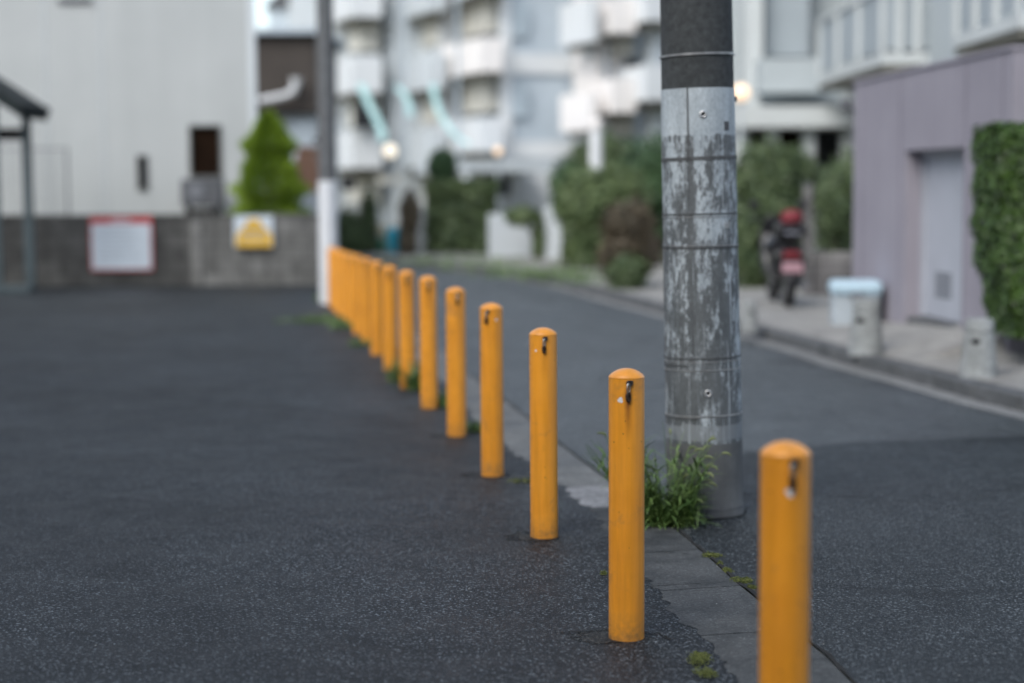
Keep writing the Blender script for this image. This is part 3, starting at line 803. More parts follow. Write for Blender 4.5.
def moss(px, py, rx, ry, n, label):
    p = G(px, py); mb = MB()
    lobes = [(random.uniform(-.7, .7) * rx, random.uniform(-.8, .8) * ry) for _ in range(6)]
    n = int(n * 2.4)
    for _ in range(n):
        lx_, ly_ = lobes[random.randrange(len(lobes))]
        x = lx_ + random.gauss(0, rx * .34); y = ly_ + random.gauss(0, ry * .38); rr = min(1, math.hypot((x - lx_) / rx, (y - ly_) / ry))
        c = Vector((x, y, random.uniform(-.004, .016 * (1 - rr)))); s = random.uniform(.0015, .0038)
        u = Vector((random.gauss(0, 1), random.gauss(0, 1), random.gauss(0, 1))).normalized() * s; v = u.orthogonal().normalized() * s * .6
        mb.face([c - u, c + v, c + u + Vector((0, 0, s * .4)), c - v])
    o = mb.build('moss', M['moss'], loc=(p.x, p.y, .009)); tag(o, label, 'moss', 'moss patches in the road joint', 'stuff')
moss(711, 558, .035, .022, 500, 'small yellow green moss cushion in the road joint nearest the pole')
moss(728, 573, .022, .018, 260, 'tiny moss cushion between the two bigger moss patches')
moss(743, 583, .038, .03, 600, 'larger yellow green moss patch left of the nearest bollard')
moss(697, 662, .035, .06, 520, 'moss patch at the bottom edge in the gutter')
moss(704, 676, .03, .03, 300, 'moss patch at the very bottom edge in the gutter')
moss(752, 590, .02, .015, 160, 'little moss cushion right behind the nearest bollard')
moss(720, 566, .012, .010, 90, 'smallest moss speck between the patches nearest the pole')
moss(604, 576, .014, .012, 90, 'speck of moss beside the second bollard') 

# ================================================================== FOLIAGE
def leaf_cloud(mb, blobs, n, size, flat=.0, shell=.55):
    """leaf clumps through ellipsoids; blobs [(c, r)]; denser near the surface"""
    vol = [r[0] * r[1] * r[2] for c, r in blobs]; tot_ = sum(vol)
    size *= .72
    for (c, r), v in zip(blobs, vol):
        m = int(1.7 * n * v / tot_) + 20
        for _ in range(m):
            d = Vector((random.gauss(0, 1), random.gauss(0, 1), random.gauss(0, 1))).normalized()
            rad = shell + (1.06 - shell) * random.random() ** .7
            rad *= 1 + .07 * math.sin(d.x * 7 + c[0] * 3) * math.sin(d.z * 6 + c[2]) + .03 * math.sin(d.z * 15 + d.x * 11) + random.gauss(0, .09)
            p = Vector((c[0] + d.x * r[0] * rad, c[1] + d.y * r[1] * rad, c[2] + d.z * r[2] * rad))
            s = size * random.uniform(.6, 1.5)
            nrm = (d + Vector((random.gauss(0, .6), random.gauss(0, .6), random.gauss(0, .6) + .3))).normalized()
            u = nrm.orthogonal().normalized(); u = (Matrix.Rotation(random.uniform(0, 6.28), 3, nrm) @ u) * s; w_ = nrm.cross(u).normalized() * s * .5
            mb.face([p - u, p - u * .1 + w_ , p + u, p - u * .1 - w_])
def box_cloud(mb, lo, hi, n, size, jit=.05):
    L = [hi[i] - lo[i] for i in range(3)]
    areas = [L[1] * L[2], L[1] * L[2], L[0] * L[2], L[0] * L[2], L[0] * L[1]]
    T = sum(areas)
    nor = [(-1, 0, 0), (1, 0, 0), (0, -1, 0), (0, 1, 0), (0, 0, 1)]
    for a, nn in zip(areas, nor):
        for _ in range(int(n * a / T)):
            p = [lo[i] + random.random() * L[i] for i in range(3)]
            for i in range(3):
                if nn[i] < 0: p[i] = lo[i]
                if nn[i] > 0: p[i] = hi[i]
            d = Vector(nn); f = math.sin(p[0] * 9 + p[2] * 7) * math.sin(p[2] * 11 + p[1] * 6)
            p = Vector(p) - d * (abs(random.gauss(0, jit)) - jit * .7 * f)
            s = size * random.uniform(.6, 1.4)
            nrm = (d + Vector((random.gauss(0, .6), random.gauss(0, .6), random.gauss(0, .6) + .4))).normalized()
            u = nrm.orthogonal().normalized(); u = (Matrix.Rotation(random.uniform(0, 6.28), 3, nrm) @ u) * s; w_ = nrm.cross(u).normalized() * s * .55
            mb.face([p - u, p + w_, p + u, p - w_])
def shrub(name, label, cat, base, blobs, n, size, mat, group=None, trunk=True, tr=.05, spread=.2):
    """blobs in coordinates relative to base"""
    t = thing(name, label, cat, base, group=group); mb = MB(); leaf_cloud(mb, blobs, n, size, shell=.35)
    mb.build('crown', M[mat], t)
    if trunk:
        tm = MB(); zc = min(c[2] for c, r in blobs); h = max(c[2] for c, r in blobs)
        tm.tube([(0, 0, -.05), (.02, .01, zc * .5), (.0, .02, zc)], [tr * 1.2, tr, tr * .8], 8)
        for c, r in blobs[:6]:
            tm.tube([(0, .02, zc * .7), ((c[0]) * .5, c[1] * .5, (zc + c[2]) / 2), (c[0], c[1], c[2] + r[2] * .3)], [tr * .6, tr * .4, tr * .15], 6)
        tm.build('trunk', M['bark'], t)
    return t
def pxblob(px0, px1, py0, py1, Y, base, dy=0, deep=None):
    c = D((px0 + px1) / 2, (py0 + py1) / 2, Y + dy); rx = (px1 - px0) / 2 / FPX * Y; rz = (py1 - py0) / 2 / FPX * Y
    return ((c.x - base[0], c.y - base[1], c.z - base[2]), (rx, deep or rx * .9, rz))

# conifer behind the wall
random.seed(21)
Yc = 29.6; cx_ = XX(270, Yc); t = thing('conifer_tree', 'bright green cone shaped conifer behind the concrete block wall', 'tree', (cx_, Yc, 0))
mb = MB(); topz = H(270, 112, Yc)
for _ in range(22000):
    f = random.random() ** .85; z = .25 + (topz - .25) * f
    rad = .56 * (1 - f ** 2.6) ** .7 * (1 + .12 * math.sin(z * 9) + .1 * math.sin(z * 17 + 2))
    a = random.uniform(0, 6.28); rr = rad * (1 + .13 * math.sin(a * 4 + z * 6)) * random.uniform(.55, 1.05)
    p = Vector((rr * math.cos(a), rr * math.sin(a), z)); s = random.uniform(.03, .07)
    d = Vector((math.cos(a), math.sin(a), .9)).normalized(); sd2 = d.cross(Vector((random.gauss(0, 1), random.gauss(0, 1), random.gauss(0, 1)))).normalized() * s * .35
    mb.face([p - sd2, p + d * s * 1.3, p + sd2])
mb.build('crown', M['leaf_cone'], t)
MB().tube([(0, 0, -.05), (0, 0, .6), (0, 0, topz * .9)], [.07, .06, .015], 8).build('trunk', M['bark'], t)

# near clipped hedge in front of the mauve building
random.seed(22)
HY = 13.2; hb = D(996, 330, HY)
t = thing('clipped_hedge', 'dense dark green clipped hedge at the right edge before the mauve building', 'hedge', (hb.x, HY, PBz))
zt_ = H(1000, 128, HY) - PBz
mb = MB()
W_ = 1.7
for _ in range(46000):
    # surface of a box whose left face leans in toward the foot
    side = random.random()
    z = random.random() * zt_
    inset = .02 + .30 * max(0, (1 - z / zt_) - .45) ** 1.2 + .008 * math.sin(z * 8) + .008 * math.sin(z * 21)
    if side < .26: x = inset; y = random.random() * .8; d = Vector((-1, 0, .1))
    elif side < .8: x = inset + random.random() * (W_ - inset); y = -.0 + .03 * math.sin(x * 9 + z * 7); d = Vector((0, -1, .1))
    else: x = random.random() * W_; y = random.random() * .8; z = zt_ + .025 * math.sin(x * 9) + .02 * math.sin(x * 23 + y * 9); d = Vector((0, 0, 1))
    p = Vector((x, y, z)) - d * (abs(random.gauss(0, .045)) - .02)
    p += d * .014 * math.sin(x * 14 + z * 9) * math.sin(z * 15 + y * 11)
    s = random.uniform(.013, .027)
    nrm = (d + Vector((random.gauss(0, .55), random.gauss(0, .55), random.gauss(0, .5) + .45))).normalized()
    u = nrm.orthogonal().normalized(); u = (Matrix.Rotation(random.uniform(0, 6.28), 3, nrm) @ u) * s; w_ = nrm.cross(u).normalized() * s * .55
    mb.face([p - u, p + w_, p + u, p - w_])
mb.build('crown', M['leaf_hedge'], t)
tm = MB()
for k in range(5): tm.tube([(.25 + k * .32, .4, -.02), (.28 + k * .32, .4, .5), (.25 + k * .33, .38, 1.2)], [.03, .026, .012], 7)
tm.build('trunk', M['bark'], t)

# ================================================================== BLOCK WALL, SIGNS, WHITE HOUSE, CARPORT
WY = G(200, 285.5).y
wx1 = XX(318, WY); wtop = H(160, 214.5, WY)
WALL = thing('block_wall', 'low grey concrete block wall across the back of the car park', 'wall', (wx1, WY, 0))
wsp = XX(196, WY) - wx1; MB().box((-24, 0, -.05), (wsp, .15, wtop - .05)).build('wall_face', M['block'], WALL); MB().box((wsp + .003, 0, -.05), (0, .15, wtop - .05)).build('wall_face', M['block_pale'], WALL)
MB().box((-24, -.008, wtop - .049), (.008, .158, wtop)).build('coping', M['block'], WALL, bevel=.008)
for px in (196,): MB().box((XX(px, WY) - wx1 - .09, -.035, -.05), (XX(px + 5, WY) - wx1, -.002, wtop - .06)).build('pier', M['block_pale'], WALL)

def sign(px0, px1, py0, py1, name, label, parts):
    x0, x1 = XX(px0, WY), XX(px1, WY); z1, z0 = H(200, py0, WY), H(200, py1, WY)
    t = thing(name, label, 'sign', (x0, WY - .055, z0)); w_, h_ = x1 - x0, z1 - z0
    for nm, a, b, c, d, m, pr_ in parts:
        MB().box((a * w_, -pr_, c * h_), (b * w_, .012 - pr_ * .1, d * h_)).build(nm, M[m], t, bevel=.002 if nm == 'panel' else 0)
    return t
rows = []
random.seed(4)
for k in range(8):
    rows.append(('print_line', .12, .12 + random.uniform(.55, .75), .78 - k * .085, .795 - k * .085, 'signgrey', .0042))
s1 = sign(90, 152, 216, 270, 'notice_sign', 'white notice board with red border and red header on the block wall',
     [('panel', 0, 1, 0, 1, 'signred', .0), ('face', .025, .975, .03, .87, 'signwhite', .003)] + rows +
     [('header_letter', .36 + k * .075, .36 + k * .075 + .045, .895, .955, 'signwhite', .003) for k in range(4)])
s2 = sign(234, 273, 216, 247, 'warning_sign', 'small white sign with a yellow trapezoid hanging on the block wall', [('panel', 0, 1, 0, 1, 'signwhite', .0)])
x0, x1 = 0, XX(273, WY) - XX(234, WY); hh = H(200, 216, WY) - H(200, 247, WY)
mb = MB(); yp = -.004
for ya, in ((yp,),):
    pts = [(.04, 0.0), (.97, 0.0), (.97, .38), (.72, .72), (.62, .9), (.40, .9), (.3, .72), (.05, .38)]
    n = len(pts); i = len(mb.v)
    mb.v += [(p[0] * x1, ya, p[1] * hh) for p in pts] + [(p[0] * x1, .0, p[1] * hh) for p in pts]
    mb.f.append(tuple(i + k for k in range(n))); mb.mi.append(0)
    for k in range(n): mb.f.append((i + k, i + n + k, i + n + (k + 1) % n, i + (k + 1) % n)); mb.mi.append(0)
mb.build('emblem', M['signyellow'], s2)
for a in (.25, .45): MB().box((x1 * .2, -.0065, hh * a), (x1 * .8, -.0045, hh * (a + .05))).build('print_line', M['signgrey'], s2)
MB().box((x1 * .12, -.0, -.05), (x1 * .88, .02, -.004)).build('bracket', M['dark'], s2)

# white house
HYw = 31.5; hx1 = XX(257, HYw)
HOUSE = thing('white_house', 'tall pale house with vertical ribbed siding behind the block wall', 'house', (hx1, HYw, 0))
HT = 9.0
def hx(px): return XX(px, HYw) - hx1
def hz(py): return H(150, py, HYw)
wxa, wxb = hx(190), hx(223); wza, wzb = hz(178), hz(125)
sxa, sxb, sza, szb = hx(137.5), hx(149), hz(190), hz(155)
mb = MB(); th = .2
def wallpiece(x0, x1, z0, z1): mb.box((x0, 0, z0), (x1, th, z1))
wallpiece(-22, sxa, 0, HT); wallpiece(sxa, sxb, 0, sza); wallpiece(sxa, sxb, szb, HT)
wallpiece(sxb, wxa, 0, HT); wallpiece(wxa, wxb, 0, wza); wallpiece(wxa, wxb, wzb, HT); wallpiece(wxb, 0, 0, HT)
mb.prism([(-.2, .2), (0, .2), (-1.5, 8), (-1.7, 8)], 0, HT); mb.box((-22, 8, 0), (-1.5, 8.2, HT)); mb.box((-22, .2, 0), (-21.8, 8, HT))
mb.build('wall', M['siding'], HOUSE)
MB().prism([(-22.3, -.4), (.2, -.4), (-1.3, 8.6), (-22.3, 8.6)], HT, HT + .25).build('roof', M['brownhouse'], HOUSE)
MB().box((-.10, -.03, .1), (.03, -.002, HT)).build('corner_trim', M['aptlight'], HOUSE, bevel=.008)
def hwindow(xa, xb, za, zb, glass):
    f = MB(); e_ = .035
    f.box((xa, -.03, za), (xa + e_, .10, zb)); f.box((xb - e_, -.03, za), (xb, .10, zb)); f.box((xa + e_, -.03, zb - e_), (xb - e_, .10, zb)); f.box((xa + e_, -.05, za), (xb - e_, .10, za + e_))
    o = f.build('window', M['frame'], HOUSE, bevel=.004)
    MB().box((xa + e_, .06, za + e_), (xb - e_, .08, zb - e_)).build('pane', M[glass], o)
hwindow(wxa, wxb, wza, wzb, 'brownglass'); hwindow(sxa, sxb, sza, szb, 'glass')
# faint long pale joints of siding panels and a downpipe
for px in (48, 104): MB().box((hx(px), -.012, .1), (hx(px) + .02, -.002, HT)).build('panel_joint', M['aptlight'], HOUSE)
# window high on the wall, only its sill is in view
xa, xb = hx(64), hx(97); MB().box((xa, -.06, hz(2)), (xb, -.002, hz(-2))).build('sill', M['acunit'], HOUSE)
# air conditioner on a bracket box
ax0, ax1 = XX(181, HYw - .7), XX(222, HYw - .7); az0, az1 = H(200, 206, HYw - .7), H(200, 179, HYw - .7)
ac = thing('air_conditioner', 'grey outdoor air conditioner unit under the brown window of the white house', 'air conditioner', (ax0, HYw - .7, az0))
MB().box((0, 0, 0), (ax1 - ax0, .32, az1 - az0)).build('housing', M['acunit'], ac, bevel=.02)
MB().lathe([(.13, 0), (.14, .012), (.12, .02)], 24, Matrix.Translation((.27, 0.0, (az1 - az0) * .5)) @ Matrix.Rotation(R(90), 4, 'X')).build('fan_grille', M['vent'], ac)
st_ = MB(); st_.box((.06, .02, -az0), (.12, .30, -.002)); st_.box((ax1 - ax0 - .12, .02, -az0), (ax1 - ax0 - .06, .30, -.002)); st_.build('stand', M['dark'], ac)
MB().box((.13, .05, -az0), (ax1 - ax0 - .13, .25, -.05)).build('duct_box', M['dark'], ac)

# wire mesh rack on the left
ry = HYw - 1.2
rk = thing('mesh_fence', 'thin wire mesh fence panel standing behind the wall at the left', 'fence', (XX(-20, ry), ry, 0))
fx = XX(68, ry) - XX(-20, ry); fz0, fz1 = .3, H(30, 148, ry)
fr = MB(); 
for x in (0, fx): fr.box((x - .015, -.015, 0), (x + .015, .015, fz1))
for z in (fz1, .9): fr.box((.016, -.012, z - .024), (fx - .016, .012, z))
fr.build('frame', M['acunit'], rk)
wr = MB()
for k in range(1, 9): wr.box((fx * k / 9 - .004, -.004, .2), (fx * k / 9 + .004, .004, fz1 - .025))
for k in range(1, 7): wr.box((.016, .005, .9 + (fz1 - .9) * k / 7), (fx - .016, .011, .908 + (fz1 - .9) * k / 7))
wr.build('mesh_wires', M['acunit'], rk)

# carport
c0 = G(31, 292); CY = c0.y
cp_ = thing('carport', 'dark steel cycle shelter with sloping roof at the left edge of the car park', 'shelter', (c0.x, CY, 0))
ch = H(28, 112, CY)
def cpost(x, y): MB().box((x - .06, y - .05, 0), (x + .06, y + .05, ch)).build('post', M['carport_post'], cp_, bevel=.006)
cpost(0, 0); x2 = XX(-1, CY - 2.4) - c0.x
MB().box((-.47, -.2, 0), (-.37, -.12, ch + .1)).build('post', M['carport_post'], cp_, bevel=.006)
MB().box((-.07, -1.9, 0), (.07, -.06, .09)).build('base_rail', M['carport_post'], cp_, Matrix) if False else None
MB().box((-.5, -.24, 0), (.04, -.06, .10)).build('base_rail', M['carport_post'], cp_, bevel=.006)
# roof slab slopes up to the left
ex = XX(47, CY) - c0.x; ez = H(47, 107, CY); lx = XX(0, CY) - c0.x; lz = H(0, 76, CY); sl = (lz - ez) / (lx - ex)
far_x = lx - 3.5; fz_ = lz + sl * (far_x - lx)
rf = MB(); 
v0 = [(ex, -1.3, ez), (far_x, -1.3, fz_), (far_x, .15, fz_), (ex, .15, ez)]
i = 0; rf.v = [(x, y, z - .2) for x, y, z in v0] + v0; rf.f = [(3, 2, 1, 0), (4, 5, 6, 7), (0, 1, 5, 4), (1, 2, 6, 5), (2, 3, 7, 6), (3, 0, 4, 7)]; rf.mi = [0] * 6
rf.build('roof', M['carport'], cp_)
bmz = H(10, 134, CY); MB().box((-3, -.06, bmz - .09), (-.065, .02, bmz + .08)).build('beam', M['dark'], cp_)
gt = MB(); gt.box((ex - .02, -1.33, ez - .11), (ex + .04, .18, ez - .0)); gt.build('rain_gutter', M['carport'], cp_, bevel=.02)

# ================================================================== THIN POLE WITH WHITE SLEEVE
tb = G(328.5, 304); 
tpz = lambda py: H(325, py, tb.y)
tpole = thing('utility_pole', 'slim dark utility pole with white sleeve at the far end of the bollards', 'utility pole', (tb.x, tb.y + .12, 0))
tt = D(323.5, 0, tb.y); tpole.rotation_euler = (0, math.atan2(tt.x - tb.x, tt.z), 0)
MB().lathe([(.118, -.02), (.116, tpz(181)), (.108, 4), (.1, 8)], 28).build('shaft', M['thinpole'], tpole, smooth=True)
MB().lathe([(.121, 0), (.128, .002), (.122, tpz(181)), (.112, tpz(181) + .002)], 28, cap=False).build('sleeve', M['sleeve'], tpole, smooth=True)
for py in (44, 140):
    z = tpz(py); MB().box((-.16 if py > 100 else .06, -.05, z - .03), (-.06 if py > 100 else .15, .05, z + .03)).build('bracket', M['dark'], tpole, bevel=.01)

# ================================================================== MAUVE BUILDING
def fu(px):   # distance along the facade from PA where the ray through px meets it
    d = ray(px, 220); # ray P = CAM + d t ; (P-PA).fn = 0
    t_ = (Vector((PA.x, PA.y, 0)) - Vector((CAM.x, CAM.y, 0))).dot(fn) / Vector((d.x, d.y, 0)).dot(fn)
    P = CAM + d * t_; return (Vector((P.x - PA.x, P.y - PA.y, 0))).dot(fd), P.y
FM = Matrix(((fd.x, -fn.x, 0, 0), (fd.y, -fn.y, 0, 0), (0, 0, 1, 0), (0, 0, 0, 1)))  # local x along facade, y into the building
MV = thing('mauve_building', 'low flat topped mauve rendered building with a recessed white door', 'building', (PA.x, PA.y, 0))
u0, ya_ = fu(905); u1, yb_ = fu(963)
dz1 = H(930, 149, (ya_ + yb_) / 2)
zb = lambda u: PAz + (PBz - PAz) * u / FL
mb = MB(); T = .45
mb.box((0, 0, 0), (u0, T, TOPZ), FM); mb.box((u1, 0, 0), (FL, T, TOPZ), FM); mb.box((u0, 0, dz1), (u1, T, TOPZ), FM)
mb.box((FL - .2, T, 0), (FL, 4, TOPZ), FM); mb.box((0, T, 0), (.2, 4, TOPZ), FM); mb.box((0, 4, 0), (FL, 4.2, TOPZ), FM)
mb.build('wall', M['mauve'], MV)
MB().box((.2, T, TOPZ - .2), (FL - .2, 4, TOPZ - .1), FM).build('roof', M['acunit'], MV)
cpg = MB(); cpg.box((-.015, -.02, TOPZ), (FL + .015, .2, TOPZ + .035), FM); cpg.box((FL - .2, .2, TOPZ), (FL + .015, 4.2, TOPZ + .035), FM); cpg.build('coping', M['mauve'], MV, bevel=.008)
for px in (862, 899.5, 964, 1001):
    u, _ = fu(px); z0 = zb(u) if abs(px - 899.5) > 1 else 0
    MB().box((u - .008, -.0035, .0), (u + .008, -.0005, TOPZ - .002), FM).build('joint', M['mauve_joint'], MV)
MB().box((FL + .0005, 1.0, 0), (FL + .0035, 1.016, TOPZ - .002), FM).build('joint', M['mauve_joint'], MV)
# door set at the back of the recess
DP = .20; ud0 = u0 + .02; ud1 = u1 - .02; zd0 = zb((u0 + u1) / 2) + .02
MB().box((u0 + .001, 0.03, 0), (u1 - .001, T - .002, zd0 - .01), FM).build('step', M['kerb'], MV)
dr = MB(); dr.box((ud0 + .06, DP - .02, zd0), (ud1 - .05, DP + .03, dz1 - .07), FM); dr = dr.build('door', M['door'], MV, bevel=.004)
dfm = MB(); dfm.box((ud0 - .02, DP - .05, zd0), (ud0 + .055, DP + .031, dz1 - .003), FM); dfm.box((ud1 - .045, DP - .05, zd0), (ud1 + .018, DP + .031, dz1 - .003), FM); dfm.box((ud0 + .056, DP - .05, dz1 - .065), (ud1 - .046, DP + .031, dz1 - .003), FM)
dfm.build('door_frame', M['door'], dr)
dw = ud1 - ud0
vt = MB()
for k in range(6): vt.box((ud0 + dw * .22, DP - .025, zd0 + .20 + k * .04), (ud0 + dw * .50, DP - .021, zd0 + .225 + k * .04), FM)
vt.build('door_vent', M['vent'], dr)
MB().box((ud0 + dw * .78, DP - .05, zd0 + .72), (ud0 + dw * .83, DP - .021, zd0 + .88), FM).build('handle', M['vent'], dr)
MB().box((ud0 + dw * .80, DP - .025, zd0 + 1.05), (ud0 + dw * .88, DP - .021, dz1 - .2), FM).build('door_notice', M['binlid'], dr)
# outlet on corner (small grey fitting near the top left of the building)
ol = MB(); ol.lathe([(.06, 0), (.07, .02), (.05, .12)], 14, Matrix.Translation((-.06, .1, H(850, 110, PA.y)))); ol.build('wall_lamp', M['acunit'], MV)

# ================================================================== CONCRETE GUARD POSTS, BIN
def guard(px, py, Z, sc_, label, rot):
    p = G(px, py, Z)
    t = thing('concrete_bollard', label, 'concrete bollard', (p.x, p.y + .12, Z), rot, group='concrete guard posts on the kerb')
    s = sc_
    pr_ = [(.145 * s, -.01), (.142 * s, .03 * s), (.128 * s, .20 * s), (.114 * s, .335 * s), (.104 * s, .342 * s), (.104 * s, .352 * s), (.114 * s, .358 * s), (.110 * s, .43 * s), (.098 * s, .452 * s), (.05 * s, .458 * s), (.005, .459 * s)]
    MB().lathe(pr_, 36).build('body', M['post_conc'], t, smooth=True)
    h = MB(); h.box((-.035 * s, -.130 * s, .262 * s), (.035 * s, .130 * s, .302 * s)); h.build('slot', M['dark'], t, bevel=.01)
    return t
gp = G(983, 379, .115)
guard(983, 378, .115, .92, 'pale concrete guard post nearest the camera on the right kerb', R(-28))
guard(869, 355, .115, 1.0, 'pale concrete guard post standing in front of the blue bin', R(-38))
guard(751, 331, .115, .62, 'short concrete guard post just right of the thick pole', R(10))
bY = 17.5; bb = D(830, 318, bY)
bin_ = thing('storage_bin', 'pale blue plastic bin with lid on the pavement behind a concrete post', 'bin', (XX(856, bY), bY, .12), R(-6))
bw = (882 - 831) / FPX * bY; bh = H(856, 279, bY) - .12
MB().prism([(-bw * .46, -.2), (bw * .46, -.2), (bw * .46, .2), (-bw * .46, .2)], 0, bh * .70).build('body', M['binblue'], bin_, bevel=.03)
MB().box((-bw * .5, -.24, bh * .672), (bw * .5, .24, bh * .98)).build('lid', M['binlid'], bin_, bevel=.05)
MB().box((-.06, -.262, bh * .60), (.06, -.235, bh * .74)).build('latch', M['vent'], bin_)

# ================================================================== SCOOTER
sp = G(791, 308, .12); SY = sp.y + .2
scn = thing('motor_scooter', 'black and red motor scooter parked rear end to the road before the shrubs', 'scooter', (sp.x, SY, .12), R(0))
def wheel(y, nm='wheel'):
    m_ = Matrix.Translation((0, y, .23)) @ Matrix.Rotation(R(90), 4, 'Y')
    wh = MB().lathe([(.10, -.04), (.15, -.055), (.20, -.055), (.228, -.03), (.232, 0), (.228, .03), (.20, .055), (.15, .055), (.10, .04)], 28, m_, cap=False).build('tyre', M['black'], None, smooth=True)
    rim = MB().lathe([(.02, -.05), (.10, -.045), (.14, -.03), (.14, .03), (.10, .045), (.02, .05)], 20, m_).build('rim', M['chrome'], None, smooth=True)
    e_ = bpy.data.objects.new('wheel', None); sc.collection.objects.link(e_); e_.parent = scn
    wh.parent = e_; rim.parent = e_
wheel(.0); wheel(1.15)
def sloft(rings, nm, m, par=scn, smooth=True, seg=20):
    mb = MB(); i = 0
    for (cx2, cy2, cz2, rx2, rz2) in rings:
        for k in range(seg):
            a = 2 * math.pi * k / seg; ca, sa = math.cos(a), math.sin(a)
            mb.v.append((cx2 + rx2 * math.copysign(abs(ca) ** .7, ca), cy2, cz2 + rz2 * math.copysign(abs(sa) ** .7, sa)))
    for j in range(len(rings) - 1):
        for k in range(seg): mb.f.append((j * seg + k, j * seg + (k + 1) % seg, (j + 1) * seg + (k + 1) % seg, (j + 1) * seg + k)); mb.mi.append(0)
    mb.f.append(tuple(range(seg))); mb.f.append(tuple((len(rings) - 1) * seg + k for k in range(seg))); mb.mi += [0, 0]
    return mb.build(nm, m, par, smooth=smooth)
body = sloft([(0, -.22, .62, .08, .05), (0, -.14, .56, .18, .15), (0, .05, .50, .21, .20), (0, .3, .46, .20, .19), (0, .5, .42, .13, .13), (0, .62, .36, .12, .06), (0, .85, .34, .13, .05), (0, .92, .45, .18, .15), (0, 1.02, .6, .18, .24), (0, 1.08, .62, .12, .18)], 'body', M['scooter_black'])
sloft([(0, -.2, .74, .08, .03), (0, -.1, .76, .13, .05), (0, .2, .76, .14, .055), (0, .5, .72, .11, .05), (0, .56, .7, .06, .03)], 'seat', M['black'])
sloft([(0, 1.0, .55, .2, .2), (0, 1.04, .78, .19, .18), (0, 1.02, .95, .13, .08), (0, 1.0, 1.0, .06, .03)], 'front_shield', M['scooter_black'])
hb_ = MB().tube([(-.33, .82, .98), (-.2, .9, .96), (0, .95, .93), (.2, .9, .96), (.33, .82, .98)], .016, 8).build('handlebar', M['black'], scn, smooth=True)
for s in (-1, 1):
    MB().tube([(s * .22, .9, .96), (s * .27, .88, 1.1)], .007, 6).build('mirror_stem', M['black'], scn)
    MB().lathe([(.0, -.006), (.055, -.004), (.06, .008), (.03, .016)], 18, Matrix.Translation((s * .28, .87, 1.14)) @ Matrix.Rotation(R(90), 4, 'X')).build('mirror', M['scooter_black'], scn)
    MB().lathe([(.0, 0), (.035, .0), (.03, .04), (.01, .05)], 14, Matrix.Translation((s * .15, -.18, .60)) @ Matrix.Rotation(R(90), 4, 'X')).build('indicator', M['frame'], scn)
MB().box((-.10, -.27, .56), (.10, -.20, .64)).build('tail_light', M['scooter_red'], scn, bevel=.02)
MB().box((-.115, -.30, .40), (.115, -.29, .52), Matrix.Rotation(R(0), 4, 'X')).build('number_plate', M['plate'], scn, bevel=.004)
sloft([(0, -.30, .28, .05, .02), (0, -.22, .40, .09, .10), (0, -.05, .44, .10, .08), (0, .1, .46, .08, .05)], 'rear_fender', M['scooter_black'])
MB().tube([(.14, -.2, .27), (.14, .1, .25), (.11, .35, .24)], [.05, .05, .03], 12).build('exhaust', M['vent'], scn, smooth=True)
MB().tube([(-.05, -.15, .80), (-.08, -.28, .84), (.08, -.28, .84), (.05, -.15, .80)], .012, 8).build('grab_rail', M['chrome'], scn)
MB().box((-.17, -.28, .80), (.17, .04, .945)).build('top_box', M['scooter_black'], scn, bevel=.03)
hl = MB().lathe([(.01, .0), (.11, .005), (.135, .06), (.135, .12), (.11, .18), (.06, .215), (.01, .225)], 24, Matrix.Translation((.02, -.10, .948)) @ Matrix.Diagonal((.95, .95, .68, 1))).build('helmet', M['scooter_red'], None, smooth=True)
# helmet rests on the seat: a thing of its own
hl.location = scn.location; hl.rotation_euler = scn.rotation_euler
tag(hl, 'red helmet resting on top of the black scooter', 'helmet')
MB().tube([(.16, -.05, .5), (.25, -.02, .75), (.16, .02, .9)], .0, 3) if False else None
sb_ = sloft([(-.16, -.12, .66, .09, .08), (-.16, .0, .68, .11, .11), (-.16, .15, .67, .10, .10), (-.16, .25, .65, .05, .05)], 'side_bag', M['scooter_black'])

# ================================================================== RIGHT BACKGROUND: POST, WALL, SHRUBS
random.seed(31)
gy = 22.6
gpst = thing('gate_post', 'slim grey stone gate post beside the scooter', 'post', (XX(808, gy), gy, .12))
MB().box((-.055, -.055, 0), (.055, .055, H(808, 186, gy) - .12)).build('shaft', M['block_dark'], gpst, bevel=.01)
MB().box((-.065, -.065, H(808, 186, gy) - .118), (.065, .065, H(808, 186, gy) - .08)).build('cap', M['kerb'], gpst, bevel=.008)
lwx0, lwx1 = XX(814, gy), XX(851, gy - .5) + 1.2
lw = MB().box((0, 0, 0), (lwx1 - lwx0, .15, H(830, 252, gy) - .12)).build('garden_wall', M['block_dark'], loc=(lwx0, gy, .12), bevel=.01)
tag(lw, 'low grey block wall between the gate post and the mauve building', 'wall')
def sh(name, label, cat, px, pybase, Y, blobs, n, size, mat, z0=.0, tr=.05, group=None):
    base = (XX(px, Y), Y, z0)
    bl = [pxblob(a, b, c, d, Y, base, dy) for (a, b, c, d, dy) in blobs]
    return shrub(name, label, cat, base, bl, n, size, mat, group, tr=tr)
GS = 'garden shrubs before the apartments'
sh('shrub', 'rounded dark green shrub above the scooter, right of the thick pole', 'shrub', 775, 290, 25.5,
   [(730, 800, 142, 215, 0), (765, 822, 148, 210, .3), (738, 790, 180, 240, .2)], 5200, .06, 'leaf_dark', group=GS)
sh('shrub', 'deep green undergrowth bush behind the scooter', 'shrub', 752, 290, 24.4,
   [(728, 775, 195, 300, 0), (745, 812, 190, 296, .5), (700, 745, 190, 295, .5), (770, 806, 215, 300, .6)], 8500, .055, 'leaf_dark', group=GS)
sh('shrub', 'green bush rising above the low garden wall', 'shrub', 836, 290, 23.6,
   [(812, 858, 168, 240, 0), (822, 870, 155, 215, .6), (818, 862, 215, 262, .2)], 3600, .05, 'leaf_dark', group=GS)
